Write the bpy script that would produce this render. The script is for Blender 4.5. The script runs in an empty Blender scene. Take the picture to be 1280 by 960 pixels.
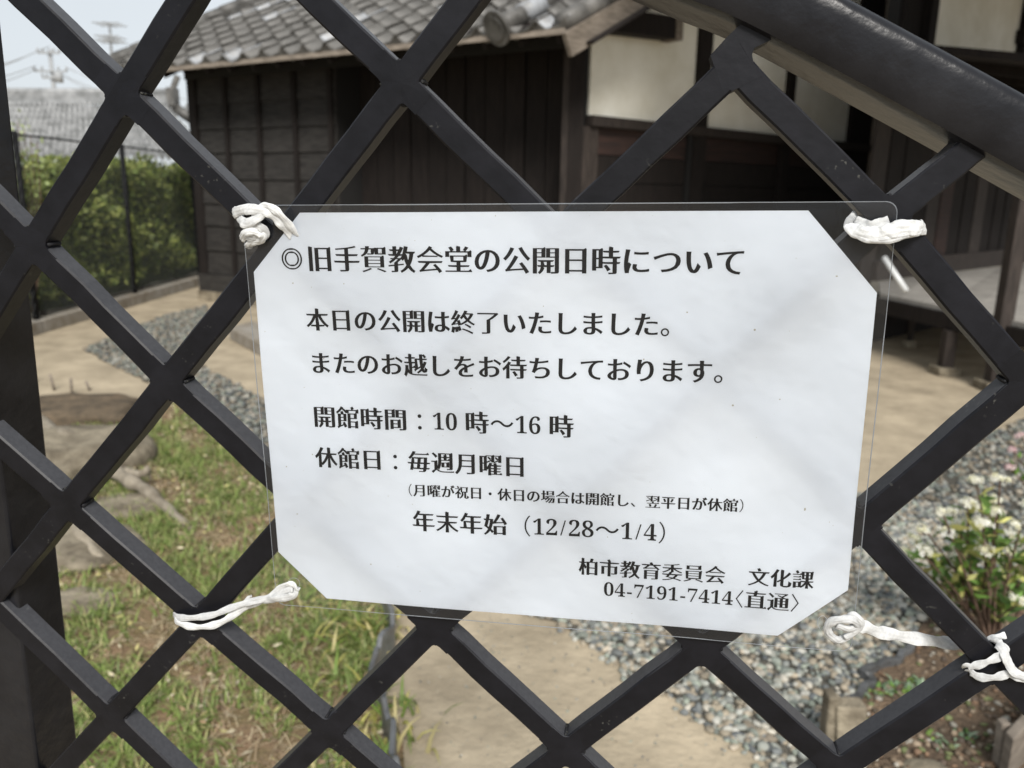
import bpy, math, random
import numpy as np
from mathutils import Vector, Matrix
random.seed(7); rng = np.random.default_rng(11)
S = bpy.context.scene; C = S.collection

# ------------------------------------------------------------------ camera
FPX = 1000.0                                   # focal length in units of a 1280 px wide frame
UPC = np.array([75., 4165., 1000.]); UPC /= np.linalg.norm(UPC)      # world up seen from the camera
fw = np.array([0, 0, -1.]); fy = fw - UPC * (fw @ UPC); fy /= np.linalg.norm(fy); fx = np.cross(fy, UPC)
M = np.array([fx, fy, UPC])                    # camera axes -> world axes
CAM = np.array([0., 0., 1.45])
cd = bpy.data.cameras.new('camera'); cam = bpy.data.objects.new('camera', cd); C.objects.link(cam)
cd.sensor_width = 36; cd.lens = 36 * FPX / 1280; cd.clip_start = 0.02; cd.clip_end = 800
cam.matrix_world = Matrix.Translation(Vector(CAM)) @ Matrix(M.tolist()).to_4x4()
cd.dof.use_dof = True; cd.dof.focus_distance = 0.383; cd.dof.aperture_fstop = 13.5; cd.dof.aperture_blades = 0
S.camera = cam

# ------------------------------------------------------------------ light
SUN_EL, SUN_AZ = 41.0, 172.0                   # behind and above the viewer, to the right
w = bpy.data.worlds.new('World'); S.world = w; w.use_nodes = True
nt = w.node_tree; bg = nt.nodes['Background']
sky = nt.nodes.new('ShaderNodeTexSky'); sky.sky_type = 'NISHITA'; sky.sun_disc = False
sky.sun_elevation = math.radians(SUN_EL); sky.sun_rotation = math.radians(SUN_AZ)
hs = nt.nodes.new('ShaderNodeHueSaturation'); hs.inputs['Saturation'].default_value = 0.35
mx = nt.nodes.new('ShaderNodeMix'); mx.data_type = 'RGBA'; mx.inputs[0].default_value = 0.72
mx.inputs[7].default_value = (6.6, 7.1, 7.5, 1)                      # even high cloud
nz = nt.nodes.new('ShaderNodeTexNoise'); nz.inputs['Scale'].default_value = 1.6; nz.inputs['Detail'].default_value = 4
tc = nt.nodes.new('ShaderNodeTexCoord'); mr = nt.nodes.new('ShaderNodeMapRange')
mr.inputs[1].default_value = 0.3; mr.inputs[2].default_value = 0.7; mr.inputs[3].default_value = 0.90; mr.inputs[4].default_value = 1.08
vm = nt.nodes.new('ShaderNodeVectorMath'); vm.operation = 'SCALE'
L = nt.links.new
L(tc.outputs['Generated'], nz.inputs['Vector']); L(nz.outputs['Fac'], mr.inputs[0])
L(sky.outputs[0], hs.inputs['Color']); L(hs.outputs[0], mx.inputs[6]); L(mx.outputs[2], vm.inputs[0]); L(mr.outputs[0], vm.inputs['Scale'])
L(vm.outputs[0], bg.inputs['Color']); bg.inputs['Strength'].default_value = 0.09
sl = bpy.data.lights.new('sun', 'SUN'); sl.energy = 3.5; sl.angle = math.radians(22); sl.color = (1, .96, .9)
so = bpy.data.objects.new('sun', sl); C.objects.link(so)
az = math.radians(SUN_AZ); el = math.radians(SUN_EL)
sd = Vector((math.sin(az) * math.cos(el), math.cos(az) * math.cos(el), math.sin(el)))   # towards the sun
so.rotation_euler = sd.to_track_quat('Z', 'Y').to_euler(); so.location = (0, -3, 8)
S.view_settings.view_transform = 'Standard'; S.view_settings.look = 'None'; S.view_settings.gamma = 1
S.view_settings.exposure = 0.42

# ------------------------------------------------------------------ helpers: sight lines to places
def ray(px, py):
    return M @ np.array([(px - 640) / FPX, (480 - py) / FPX, -1.0])
def G(px, py, z=0.0):                          # point at height z
    d = ray(px, py); t = (z - CAM[2]) / d[2]; return CAM + d * t
def AT(px, py, Y):                             # point at distance Y ahead
    d = ray(px, py); return CAM + d * (Y / d[1])
class Wall:                                    # vertical plane through p0 with heading u (plan)
    def __init__(s, p0, u):
        s.p0 = np.array([p0[0], p0[1]]); s.u = np.array(u[:2]) / np.hypot(*u[:2]); s.n = np.array([s.u[1], -s.u[0]])
        if s.n @ s.p0 > 0: s.n = -s.n          # n faces the viewer
    def sz(s, px, py):
        d = ray(px, py); t = (s.n @ (s.p0 - CAM[:2])) / (s.n @ d[:2]); P = CAM + d * t
        return (P[:2] - s.p0) @ s.u, P[2]
    def s_at(s, px): return s.sz(px, 250)[0]
    def P(s, a, z, out=0): q = s.p0 + s.u * a + s.n * out; return np.array([q[0], q[1], z])

# ------------------------------------------------------------------ helpers: objects
def prop(o, label=None, cat=None, group=None, kind=None):
    if label: o['label'] = label
    if cat: o['category'] = cat
    if group: o['group'] = group
    if kind: o['kind'] = kind
    return o
def empty(name, loc, label, cat, group=None, mat=None):
    o = bpy.data.objects.new(name, None); C.objects.link(o); o.empty_display_size = .1
    if mat is not None: o.matrix_world = mat
    else: o.location = Vector(loc)
    return prop(o, label, cat, group)
def mesh(name, V, F, m, parent=None, smooth=False, world=False):
    me = bpy.data.meshes.new(name); me.from_pydata([tuple(map(float, v)) for v in V], [], [tuple(f) for f in F]); me.update()
    if m: me.materials.append(m)
    if smooth: me.polygons.foreach_set('use_smooth', [True] * len(me.polygons))
    o = bpy.data.objects.new(name, me); C.objects.link(o)
    if parent is not None:
        o.parent = parent
        if world:
            o.matrix_parent_inverse = parent.matrix_basis.inverted()
    return o
def bigmesh(name, V, F, m, parent=None, smooth=False, cols=None, cnt=3):
    V = np.asarray(V, dtype=np.float32); F = np.asarray(F, dtype=np.int32)
    me = bpy.data.meshes.new(name); me.vertices.add(len(V)); me.vertices.foreach_set('co', V.ravel())
    me.loops.add(F.size); me.loops.foreach_set('vertex_index', F.ravel())
    me.polygons.add(len(F)); me.polygons.foreach_set('loop_start', np.arange(len(F), dtype=np.int32) * cnt)
    if smooth: me.polygons.foreach_set('use_smooth', np.ones(len(F), dtype=bool))
    if cols is not None:
        a = me.color_attributes.new('tint', 'FLOAT_COLOR', 'POINT')
        c = np.ones((len(V), 4), dtype=np.float32); c[:, :3] = cols; a.data.foreach_set('color', c.ravel())
    me.update(calc_edges=True); me.validate()
    me.materials.append(m)
    o = bpy.data.objects.new(name, me); C.objects.link(o)
    if parent is not None:
        o.parent = parent; o.matrix_parent_inverse = parent.matrix_basis.inverted()
    return o
BOXF = [(0, 3, 2, 1), (4, 5, 6, 7), (0, 1, 5, 4), (1, 2, 6, 5), (2, 3, 7, 6), (3, 0, 4, 7)]
def box8(a, b, c, d, up):                      # bottom quad a b c d, raised by vector up
    lo = [np.array(v, float) for v in (a, b, c, d)]; return lo + [v + np.array(up) for v in lo], BOXF
def wallbox(W, a0, a1, z0, z1, o0, o1):        # slab on a wall: a along, z up, o out of the wall
    return box8(W.P(a0, z0, o0), W.P(a1, z0, o0), W.P(a1, z0, o1), W.P(a0, z0, o1), (0, 0, z1 - z0))
def beam(p, q, wx, wz):                        # rectangular bar from p to q
    p = np.array(p, float); q = np.array(q, float); d = (q - p) / np.linalg.norm(q - p)
    s = np.cross(d, [0, 0, 1.]);
    if np.linalg.norm(s) < 1e-3: s = np.array([1., 0, 0])
    s /= np.linalg.norm(s); u = np.cross(s, d)
    k = [(-1, -1), (1, -1), (1, 1), (-1, 1)]
    V = [p + s * wx / 2 * i + u * wz / 2 * j for i, j in k] + [q + s * wx / 2 * i + u * wz / 2 * j for i, j in k]
    return V, BOXF
def bevelled(o, wd=.004, seg=2):
    b = o.modifiers.new('bevel', 'BEVEL'); b.width = wd; b.segments = seg; b.limit_method = 'ANGLE'; return o
def catmull(P, n=8):
    P = [np.array(p, float) for p in P]; P = [2 * P[0] - P[1]] + P + [2 * P[-1] - P[-2]]; out = []
    for i in range(1, len(P) - 2):
        for k in range(n):
            t = k / n; a, b, c, d = P[i - 1:i + 3]
            out.append(.5 * (2 * b + (c - a) * t + (2 * a - 5 * b + 4 * c - d) * t * t + (-a + 3 * b - 3 * c + d) * t ** 3))
    out.append(P[-2]); return out
def tube(path, r, seg=8, taper=None):
    V, F = [], []; n = len(path); N = None
    for i, p in enumerate(path):
        d = path[min(i + 1, n - 1)] - path[max(i - 1, 0)]; d = d / (np.linalg.norm(d) + 1e-12)
        if N is None: N = np.cross(d, [0, .1, 1.]);
        N = N - d * (N @ d); N /= np.linalg.norm(N) + 1e-12; B = np.cross(d, N)
        rr = r * (1 if taper is None else taper[i] if hasattr(taper, '__len__') else (1 - taper * i / (n - 1)))
        for k in range(seg):
            a = 2 * math.pi * k / seg; V.append(p + rr * (N * math.cos(a) + B * math.sin(a)))
    for i in range(n - 1):
        for k in range(seg):
            F.append((i * seg + k, i * seg + (k + 1) % seg, (i + 1) * seg + (k + 1) % seg, (i + 1) * seg + k))
    F.append(tuple(range(seg))[::-1]); F.append(tuple((n - 1) * seg + k for k in range(seg)))
    return V, F
def join(parts):
    V, F = [], []
    for v, f in parts:
        k = len(V); V += list(v); F += [tuple(i + k for i in q) for q in f]
    return V, F

# ------------------------------------------------------------------ materials
def mat(name, col, rough=.6, col2=None, scale=20, detail=6, bump=0, bscale=None, spec=.5, stretch=None, lo=.35, hi=.65, attr=False, coat=0, transl=0, speck=None, bdist=.002):
    m = bpy.data.materials.new(name); m.use_nodes = True; n = m.node_tree.nodes; l = m.node_tree.links.new; b = n['Principled BSDF']
    b.inputs['Roughness'].default_value = rough; b.inputs['Specular IOR Level'].default_value = spec; b.inputs['Coat Weight'].default_value = coat
    t = n.new('ShaderNodeTexCoord'); mp = n.new('ShaderNodeMapping'); l(t.outputs['Object'], mp.inputs[0])
    if stretch: mp.inputs['Scale'].default_value = stretch
    out = None
    if col2 is not None:
        z = n.new('ShaderNodeTexNoise'); z.inputs['Scale'].default_value = scale; z.inputs['Detail'].default_value = detail; z.inputs['Roughness'].default_value = .62
        l(mp.outputs[0], z.inputs['Vector'])
        r = n.new('ShaderNodeMapRange'); r.inputs[1].default_value = lo; r.inputs[2].default_value = hi; l(z.outputs['Fac'], r.inputs[0])
        x = n.new('ShaderNodeMix'); x.data_type = 'RGBA'; x.inputs[6].default_value = (*col, 1); x.inputs[7].default_value = (*col2, 1)
        l(r.outputs[0], x.inputs[0]); out = x.outputs[2]
    if speck:                                    # (colour, scale, threshold)
        z = n.new('ShaderNodeTexNoise'); z.inputs['Scale'].default_value = speck[1]; z.inputs['Detail'].default_value = 3; l(t.outputs['Object'], z.inputs['Vector'])
        r = n.new('ShaderNodeMapRange'); r.inputs[1].default_value = speck[2]; r.inputs[2].default_value = speck[2] + .04; l(z.outputs['Fac'], r.inputs[0])
        z3 = n.new('ShaderNodeTexNoise'); z3.inputs['Scale'].default_value = 26; z3.inputs['Detail'].default_value = 2; l(t.outputs['Object'], z3.inputs['Vector'])
        r3 = n.new('ShaderNodeMapRange'); r3.inputs[1].default_value = .58; r3.inputs[2].default_value = .70; l(z3.outputs['Fac'], r3.inputs[0])
        mm = n.new('ShaderNodeMath'); mm.operation = 'MULTIPLY'; l(r.outputs[0], mm.inputs[0]); l(r3.outputs[0], mm.inputs[1])
        x = n.new('ShaderNodeMix'); x.data_type = 'RGBA'; l(mm.outputs[0], x.inputs[0]); x.inputs[7].default_value = (*speck[0], 1)
        if out: l(out, x.inputs[6])
        else: x.inputs[6].default_value = (*col, 1)
        out = x.outputs[2]
    if attr:                                     # per piece tint times the base colour
        a = n.new('ShaderNodeAttribute'); a.attribute_name = 'tint'; x = n.new('ShaderNodeMix'); x.data_type = 'RGBA'; x.blend_type = 'MULTIPLY'; x.inputs[0].default_value = 1
        l(a.outputs['Color'], x.inputs[7])
        if out: l(out, x.inputs[6])
        else: x.inputs[6].default_value = (*col, 1)
        out = x.outputs[2]
    if attr is False:                            # each piece slightly its own shade
        oi = n.new('ShaderNodeObjectInfo'); r = n.new('ShaderNodeMapRange'); r.inputs[3].default_value = .86; r.inputs[4].default_value = 1.14; l(oi.outputs['Random'], r.inputs[0])
        v = n.new('ShaderNodeVectorMath'); v.operation = 'SCALE'; l(r.outputs[0], v.inputs['Scale'])
        if out: l(out, v.inputs[0])
        else: v.inputs[0].default_value = col
        out = v.outputs[0]
    if out: l(out, b.inputs['Base Color'])
    else: b.inputs['Base Color'].default_value = (*col, 1)
    if bump:
        z = n.new('ShaderNodeTexNoise'); z.inputs['Scale'].default_value = bscale or scale * 3; z.inputs['Detail'].default_value = 5; l(mp.outputs[0], z.inputs['Vector'])
        q = n.new('ShaderNodeBump'); q.inputs['Strength'].default_value = bump; q.inputs['Distance'].default_value = bdist; l(z.outputs['Fac'], q.inputs['Height']); l(q.outputs[0], b.inputs['Normal'])
    if transl:
        tr = n.new('ShaderNodeBsdfTranslucent'); ms = n.new('ShaderNodeMixShader'); ms.inputs[0].default_value = transl; o = n['Material Output']
        if out: l(out, tr.inputs['Color'])
        else: tr.inputs['Color'].default_value = (*col, 1)
        l(b.outputs[0], ms.inputs[1]); l(tr.outputs[0], ms.inputs[2]); l(ms.outputs[0], o.inputs['Surface'])
    return m
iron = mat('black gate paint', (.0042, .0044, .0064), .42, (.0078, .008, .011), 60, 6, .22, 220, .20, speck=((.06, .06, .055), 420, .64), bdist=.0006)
rail_m = mat('black rail paint', (.0055, .0056, .0075), .28, (.013, .0133, .016), 22, 5, .7, 42, .25, bdist=.0018)
def sky_sheen(m, col, amount):                     # reflected sky put into the colour: paler, grainy faces turned upwards
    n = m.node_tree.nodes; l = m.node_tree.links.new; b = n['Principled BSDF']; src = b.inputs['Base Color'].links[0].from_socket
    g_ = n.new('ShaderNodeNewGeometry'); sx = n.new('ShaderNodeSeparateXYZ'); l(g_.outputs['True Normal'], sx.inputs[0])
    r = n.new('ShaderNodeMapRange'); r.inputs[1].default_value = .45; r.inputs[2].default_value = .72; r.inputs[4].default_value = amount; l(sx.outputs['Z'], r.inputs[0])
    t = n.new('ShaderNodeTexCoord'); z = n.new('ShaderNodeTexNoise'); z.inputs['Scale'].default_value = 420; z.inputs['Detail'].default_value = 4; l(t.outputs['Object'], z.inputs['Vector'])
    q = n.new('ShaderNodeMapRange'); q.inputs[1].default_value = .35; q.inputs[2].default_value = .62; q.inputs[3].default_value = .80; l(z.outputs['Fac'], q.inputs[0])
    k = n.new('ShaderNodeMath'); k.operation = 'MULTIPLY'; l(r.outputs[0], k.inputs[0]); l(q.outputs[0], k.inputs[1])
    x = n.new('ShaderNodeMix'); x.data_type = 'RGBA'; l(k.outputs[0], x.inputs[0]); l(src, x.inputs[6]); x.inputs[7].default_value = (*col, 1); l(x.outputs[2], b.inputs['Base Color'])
sky_sheen(iron, (.085, .086, .094), .62)
weld_m = mat('weld dirt', (.010, .010, .012), .65, (.11, .11, .09), 330, 4, .7, 600, .25, lo=.56, hi=.74, bdist=.0006)
tape_m = mat('white plastic tape', (.76, .77, .77), .6, (.60, .61, .62), 300, 4, .5, 1500, .4, transl=.25, stretch=(1, 2.5, 1), bdist=.0004)
ink = mat('black toner', (.0035, .0035, .005), .6, spec=.08, attr=True if False else None)
dirt_m = mat('beaten earth', (.43, .36, .26), .9, (.27, .225, .16), 3.2, 12, .8, 28, .2, attr=None, bdist=.012)
soil_m = mat('garden soil', (.17, .12, .08), .95, (.075, .055, .04), 9, 8, 1, 60, .2, attr=None, bdist=.02)
lawn_m = mat('lawn soil', (.24, .16, .10), .95, (.13, .115, .05), 5, 8, 1, 70, .2, attr=None, bdist=.015)
gravbase_m = mat('gravel base', (.12, .11, .09), .9, (.05, .048, .042), 30, 6, 1, 60, .2, attr=None, bdist=.02)
pebble_m = mat('pebble', (1, 1, 1), .7, (.7, .7, .68), 45, 5, .3, 120, .3, attr=True)
grass_m = mat('grass blades', (1, 1, 1), .5, attr=True, spec=.35, transl=.3)
leaf_m = mat('hedge leaves', (1, 1, 1), .5, attr=True, spec=.3, transl=.25)
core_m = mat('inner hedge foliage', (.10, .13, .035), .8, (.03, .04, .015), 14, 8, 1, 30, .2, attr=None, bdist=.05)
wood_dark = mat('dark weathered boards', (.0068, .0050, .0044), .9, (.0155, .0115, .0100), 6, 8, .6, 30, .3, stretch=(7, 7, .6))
wood_red = mat('brown boards', (.038, .021, .017), .8, (.019, .013, .012), 5, 8, .6, 30, .3, stretch=(.6, .6, 6))
wood_grey = mat('grey weathered boards', (.038, .035, .032), .9, (.018, .0165, .0155), 6, 8, .6, 30, .3, stretch=(1, 1, 5))
wood_pale = mat('silvered timber', (.235, .20, .165), .8, (.12, .10, .08), 8, 8, .6, 40, .3, stretch=(1, 1, 5))
wood_post = mat('worn post timber', (.046, .036, .031), .8, (.02, .016, .014), 8, 8, .6, 40, .3, stretch=(6, 6, .8))
floor_w = mat('veranda floorboards', (.36, .34, .31), .7, (.25, .235, .215), 5, 8, .5, 40, .3)
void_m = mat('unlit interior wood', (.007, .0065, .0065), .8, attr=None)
plaster_m = mat('lime plaster', (.86, .84, .76), .9, (.70, .67, .57), 1.8, 7, .3, 40, .2, attr=None)
tile_m = mat('old grey roof tile', (.145, .14, .132), .55, (.045, .043, .039), 5, 8, .5, 40, .4, lo=.36, hi=.64)
tile_lt = mat('silvery roof tile', (.36, .38, .41), .5, (.20, .20, .20), 7, 7, .4, 40, .5)
tile_far = mat('far roof tiles', (.33, .335, .34), .5, (.15, .155, .155), 3.4, 4, .2, 40, .4, attr=None)
stone_m = mat('garden stone', (.26, .225, .165), .85, (.10, .082, .058), 7, 9, .9, 25, .3, bdist=.02)
stone_dk = mat('brown garden stone', (.155, .115, .075), .85, (.07, .055, .038), 9, 9, .9, 25, .3, bdist=.02)
root_m = mat('bleached root', (.32, .28, .22), .85, (.16, .135, .10), 14, 8, .8, 40, .3, bdist=.01)
curb_m = mat('concrete curb', (.30, .28, .25), .9, (.20, .17, .13), 6, 8, .5, 40, .2)
metal_post = mat('dark fence steel', (.008, .008, .009), .7, spec=.15, attr=None)
wire_m = mat('fence wire', (.05, .055, .055), .5, attr=None)
plast_grey = mat('grey edging plastic', (.115, .12, .125), .4, (.05, .05, .05), 12, 5, .2, 40, .5)
pole_m = mat('concrete pole', (.30, .31, .32), .8, attr=None)
stem_m = mat('shrub stem', (.16, .105, .075), .8, (.09, .06, .045), 40, 5, .3, 100, .2, attr=None)
petal_m = mat('petals', (1, 1, 1), .6, attr=True, transl=.3)
steel_m = mat('bright metal tube', (.55, .56, .56), .35, attr=None)

# film: clear laminating pouch
film = bpy.data.materials.new('clear laminating film'); film.use_nodes = True
n = film.node_tree.nodes; l = film.node_tree.links.new; n.remove(n['Principled BSDF'])
tr = n.new('ShaderNodeBsdfTransparent'); tr.inputs[0].default_value = (.965, .968, .97, 1)
gl = n.new('ShaderNodeBsdfGlossy'); gl.inputs['Roughness'].default_value = .12; gl.inputs['Color'].default_value = (1, 1, 1, 1)
df = n.new('ShaderNodeBsdfDiffuse'); df.inputs[0].default_value = (.8, .85, .95, 1)
fr = n.new('ShaderNodeFresnel'); fr.inputs[0].default_value = 1.36
ms = n.new('ShaderNodeMixShader'); m2 = n.new('ShaderNodeMixShader'); m2.inputs[0].default_value = .009
z = n.new('ShaderNodeTexNoise'); z.inputs['Scale'].default_value = 35; z.inputs['Detail'].default_value = 3; t = n.new('ShaderNodeTexCoord'); l(t.outputs['Object'], z.inputs['Vector'])
q = n.new('ShaderNodeBump'); q.inputs['Strength'].default_value = .30; q.inputs['Distance'].default_value = .0015; l(z.outputs['Fac'], q.inputs['Height']); l(q.outputs[0], gl.inputs['Normal']); l(q.outputs[0], fr.inputs['Normal'])
l(tr.outputs[0], m2.inputs[1]); l(df.outputs[0], m2.inputs[2]); l(fr.outputs[0], ms.inputs[0]); l(m2.outputs[0], ms.inputs[1]); l(gl.outputs[0], ms.inputs[2]); l(ms.outputs[0], n['Material Output'].inputs[0])
# paper: lets some of the light behind it through
paper = bpy.data.materials.new('printer paper'); paper.use_nodes = True
n = paper.node_tree.nodes; l = paper.node_tree.links.new; b = n['Principled BSDF']; b.inputs['Roughness'].default_value = .8; b.inputs['Specular IOR Level'].default_value = .2
t = n.new('ShaderNodeTexCoord'); z = n.new('ShaderNodeTexNoise'); z.inputs['Scale'].default_value = 14; z.inputs['Detail'].default_value = 6; l(t.outputs['Object'], z.inputs['Vector'])
x = n.new('ShaderNodeMix'); x.data_type = 'RGBA'; x.inputs[6].default_value = (.80, .85, .925, 1); x.inputs[7].default_value = (.855, .90, .965, 1); l(z.outputs['Fac'], x.inputs[0])
z2 = n.new('ShaderNodeTexNoise'); z2.inputs['Scale'].default_value = 520; z2.inputs['Detail'].default_value = 0; l(t.outputs['Object'], z2.inputs['Vector'])
r = n.new('ShaderNodeMapRange'); r.inputs[1].default_value = .865; r.inputs[2].default_value = .90; l(z2.outputs['Fac'], r.inputs[0])
y = n.new('ShaderNodeMix'); y.data_type = 'RGBA'; l(r.outputs[0], y.inputs[0]); l(x.outputs[2], y.inputs[6]); y.inputs[7].default_value = (.48, .45, .38, 1)
l(y.outputs[2], b.inputs['Base Color'])
tr = n.new('ShaderNodeBsdfTranslucent'); l(y.outputs[2], tr.inputs[0]); ms = n.new('ShaderNodeMixShader'); ms.inputs[0].default_value = .29
l(b.outputs[0], ms.inputs[1]); l(tr.outputs[0], ms.inputs[2]); l(ms.outputs[0], n['Material Output'].inputs[0])

# ------------------------------------------------------------------ gate frame of reference
RG = np.array([[0.98563896, -0.00987623, -0.16857729], [-0.03148787, 0.97003071, -0.24093348], [0.16590467, 0.24278156, 0.95578907]])
CG = np.array([0.01669915, -0.02138972, -0.39737246])
GW = M @ RG; GO = CAM + M @ CG
GMAT = Matrix.Translation(Vector(GO)) @ Matrix(GW.tolist()).to_4x4()
def gp(px, py, z=0.0):                         # pixel -> (X, Y, z) in gate coordinates, metres
    d = np.array([(px - 640) / FPX, (480 - py) / FPX, -1.]); nn = RG[:, 2]; pc = CG + nn * z
    t = (pc @ nn) / (d @ nn); X = d * t - CG; return np.array([X @ RG[:, 0], X @ RG[:, 1], z])
UPG = GW.T @ np.array([0, 0, 1.])              # world up in gate axes

# ================================================================== GROUND
g = mesh('ground', [(-300, -60, 0), (300, -60, 0), (300, 600, 0), (-300, 600, 0)], [(0, 1, 2, 3)], dirt_m); prop(g, kind='structure')
def sheet(name, pts, z, m, rough_edge=.03):
    P = [G(*p)[:2] for p in pts]; out = []
    for i in range(len(P)):
        a, b = P[i], P[(i + 1) % len(P)]; k = max(1, int(np.linalg.norm(b - a) / .08)); k = min(k, 60)
        for j in range(k):
            q = a + (b - a) * j / k; out.append((q[0] + rng.normal(0, rough_edge * .4), q[1] + rng.normal(0, rough_edge * .4), z))
    o = mesh(name, out, [tuple(range(len(out)))], m); prop(o, kind='structure'); return o, np.array(P)
def inside(P, poly):
    x, y = P[:, 0], P[:, 1]; c = np.zeros(len(P), bool); n = len(poly); j = n - 1
    for i in range(n):
        xi, yi = poly[i]; xj, yj = poly[j]
        c ^= ((yi > y) != (yj > y)) & (x < (xj - xi) * (y - yi) / (yj - yi + 1e-12) + xi); j = i
    return c
def scatter(poly, dens, nmax):
    lo, hi = poly.min(0), poly.max(0); k = int(min(nmax * 4, dens * np.prod(hi - lo)))
    P = rng.uniform(lo, hi, (k, 2)); P = P[inside(P, poly)]; return P[:nmax]
lawn_px = [(-60, 560), (60, 545), (150, 522), (205, 498), (262, 500), (330, 590), (430, 690), (485, 770), (470, 840), (488, 880), (500, 960), (520, 1150), (-120, 1150), (-120, 700)]
_, LAWN = sheet('lawn_soil', lawn_px, .004, lawn_m)
grav_px = [(105, 437), (150, 418), (205, 395), (258, 383), (262, 402), (225, 432), (258, 462), (335, 503), (420, 540), (560, 570), (800, 590), (950, 600), (1080, 620), (1290, 520), (1450, 560), (1500, 700), (1290, 700), (1180, 745), (1135, 806), (1110, 828), (1079, 840), (1086, 858), (1058, 880), (1064, 905), (1079, 960), (1090, 1060), (1020, 1040), (975, 975), (940, 932), (912, 920), (880, 900), (845, 870), (790, 850), (765, 820), (732, 802), (705, 783), (640, 765), (480, 690), (340, 585), (300, 548), (240, 512), (190, 482), (140, 457)]
_, GRAV = sheet('gravel_bed', grav_px, .008, gravbase_m)
bed_px = [(1135, 806), (1110, 828), (1079, 840), (1086, 858), (1058, 880), (1064, 905), (1079, 960), (1100, 1150), (1600, 1150), (1600, 700), (1290, 700), (1180, 745)]
_, BED = sheet('flower_bed_soil', bed_px, .012, soil_m)

# pebbles
def ico(sub=0):
    t = (1 + 5 ** .5) / 2
    V = [(-1, t, 0), (1, t, 0), (-1, -t, 0), (1, -t, 0), (0, -1, t), (0, 1, t), (0, -1, -t), (0, 1, -t), (t, 0, -1), (t, 0, 1), (-t, 0, -1), (-t, 0, 1)]
    F = [(0, 11, 5), (0, 5, 1), (0, 1, 7), (0, 7, 10), (0, 10, 11), (1, 5, 9), (5, 11, 4), (11, 10, 2), (10, 7, 6), (7, 1, 8), (3, 9, 4), (3, 4, 2), (3, 2, 6), (3, 6, 8), (3, 8, 9), (4, 9, 5), (2, 4, 11), (6, 2, 10), (8, 6, 7), (9, 8, 1)]
    V = [np.array(v) / np.linalg.norm(v) for v in V]
    for _ in range(sub):
        mid = {}; nf = []
        def m(a, b):
            k = (min(a, b), max(a, b))
            if k not in mid: v = V[a] + V[b]; V.append(v / np.linalg.norm(v)); mid[k] = len(V) - 1
            return mid[k]
        for a, b, c in F:
            x, y, z = m(a, b), m(b, c), m(c, a); nf += [(a, x, z), (b, y, x), (c, z, y), (x, y, z)]
        F = nf
    return np.array(V), np.array(F)
def stones(name, P, size, cols, sub, m, z0=.008, kind='stuff', label=None, cat=None, flat=(.45, .75)):
    BV, BF = ico(sub); n = len(P); k = len(BV)
    s = size * rng.uniform(.6, 1.35, n); a = rng.uniform(0, 6.28, n)
    S3 = np.stack([s * rng.uniform(.8, 1.3, n), s * rng.uniform(.6, 1, n), s * rng.uniform(*flat, n)], 1)
    V = BV[None] * S3[:, None] * (1 + rng.normal(0, .10, (n, k))[..., None])
    tl = rng.normal(0, .3, n); y = V[..., 1] * np.cos(tl)[:, None] - V[..., 2] * np.sin(tl)[:, None]; z = V[..., 1] * np.sin(tl)[:, None] + V[..., 2] * np.cos(tl)[:, None]
    x = V[..., 0]; c, d = np.cos(a)[:, None], np.sin(a)[:, None]
    W = np.stack([x * c - y * d + P[:, :1], x * d + y * c + P[:, 1:2], z + z0 + (S3[:, 2] * rng.uniform(.1, .9, n))[:, None]], -1)
    F = BF[None] + (np.arange(n) * k)[:, None, None]
    pal = np.array(cols)[rng.integers(0, len(cols), n)] * rng.uniform(.75, 1.2, n)[:, None]
    o = bigmesh(name, W.reshape(-1, 3), F.reshape(-1, 3), m, smooth=True, cols=np.repeat(pal, k, 0)); prop(o, label, cat, kind=kind); return o
greys = [(.24, .25, .235), (.30, .31, .28), (.17, .18, .18), (.36, .36, .32), (.22, .24, .21), (.42, .41, .37), (.30, .26, .20), (.12, .13, .135), (.29, .32, .27), (.38, .33, .26), (.19, .21, .19), (.34, .29, .22), (.46, .43, .37), (.26, .22, .17)]
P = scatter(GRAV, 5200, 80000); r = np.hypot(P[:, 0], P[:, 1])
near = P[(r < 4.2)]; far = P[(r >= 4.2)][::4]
near = near[rng.random(len(near)) < .75]
stones('gravel', near[:24000], .0125, greys, 1, pebble_m, label='grey river pebbles of the near gravel strip', cat='gravel')
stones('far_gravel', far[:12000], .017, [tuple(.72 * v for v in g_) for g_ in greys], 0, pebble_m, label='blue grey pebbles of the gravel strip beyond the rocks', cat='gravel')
edge = np.array([G(px, py)[:2] for px, py in zip(rng.uniform(680, 1020, 260), rng.uniform(760, 1000, 260))])
gp_ = np.array([G(*p)[:2] for p in [(500, 770), (700, 770), (790, 850), (940, 932), (1080, 1060), (505, 1060)]]); Pg = scatter(gp_, 420, 1100)
Pe = edge + rng.normal(0, .01, edge.shape); Pe = Pe[inside(Pe, gp_)]
stones('path_grit', Pg, .0035, greys, 0, pebble_m, z0=.0, label='fine grit scattered over the tan earth path', cat='grit')
Ps = GRAV[np.r_[26:36]]; Ps = np.concatenate([a + (b - a) * rng.random((26, 1)) + rng.normal(0, .018, (26, 2)) for a, b in zip(Ps, Ps[1:])])
stones('spilled_pebbles', Ps, .012, greys, 1, pebble_m, z0=.0, label='pebbles spilled over the edge of the gravel onto the path', cat='pebbles')
earthy = [(.17, .125, .085), (.27, .21, .15), (.12, .09, .07), (.38, .35, .30), (.22, .14, .09), (.09, .07, .05), (.14, .16, .07)]
Pb = scatter(BED, 1500, 4500); stones('soil_crumbs', Pb, .010, earthy, 0, pebble_m, z0=.012, label='brown clods, wood chips and pebbles on the flower bed', cat='soil crumbs')

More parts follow.
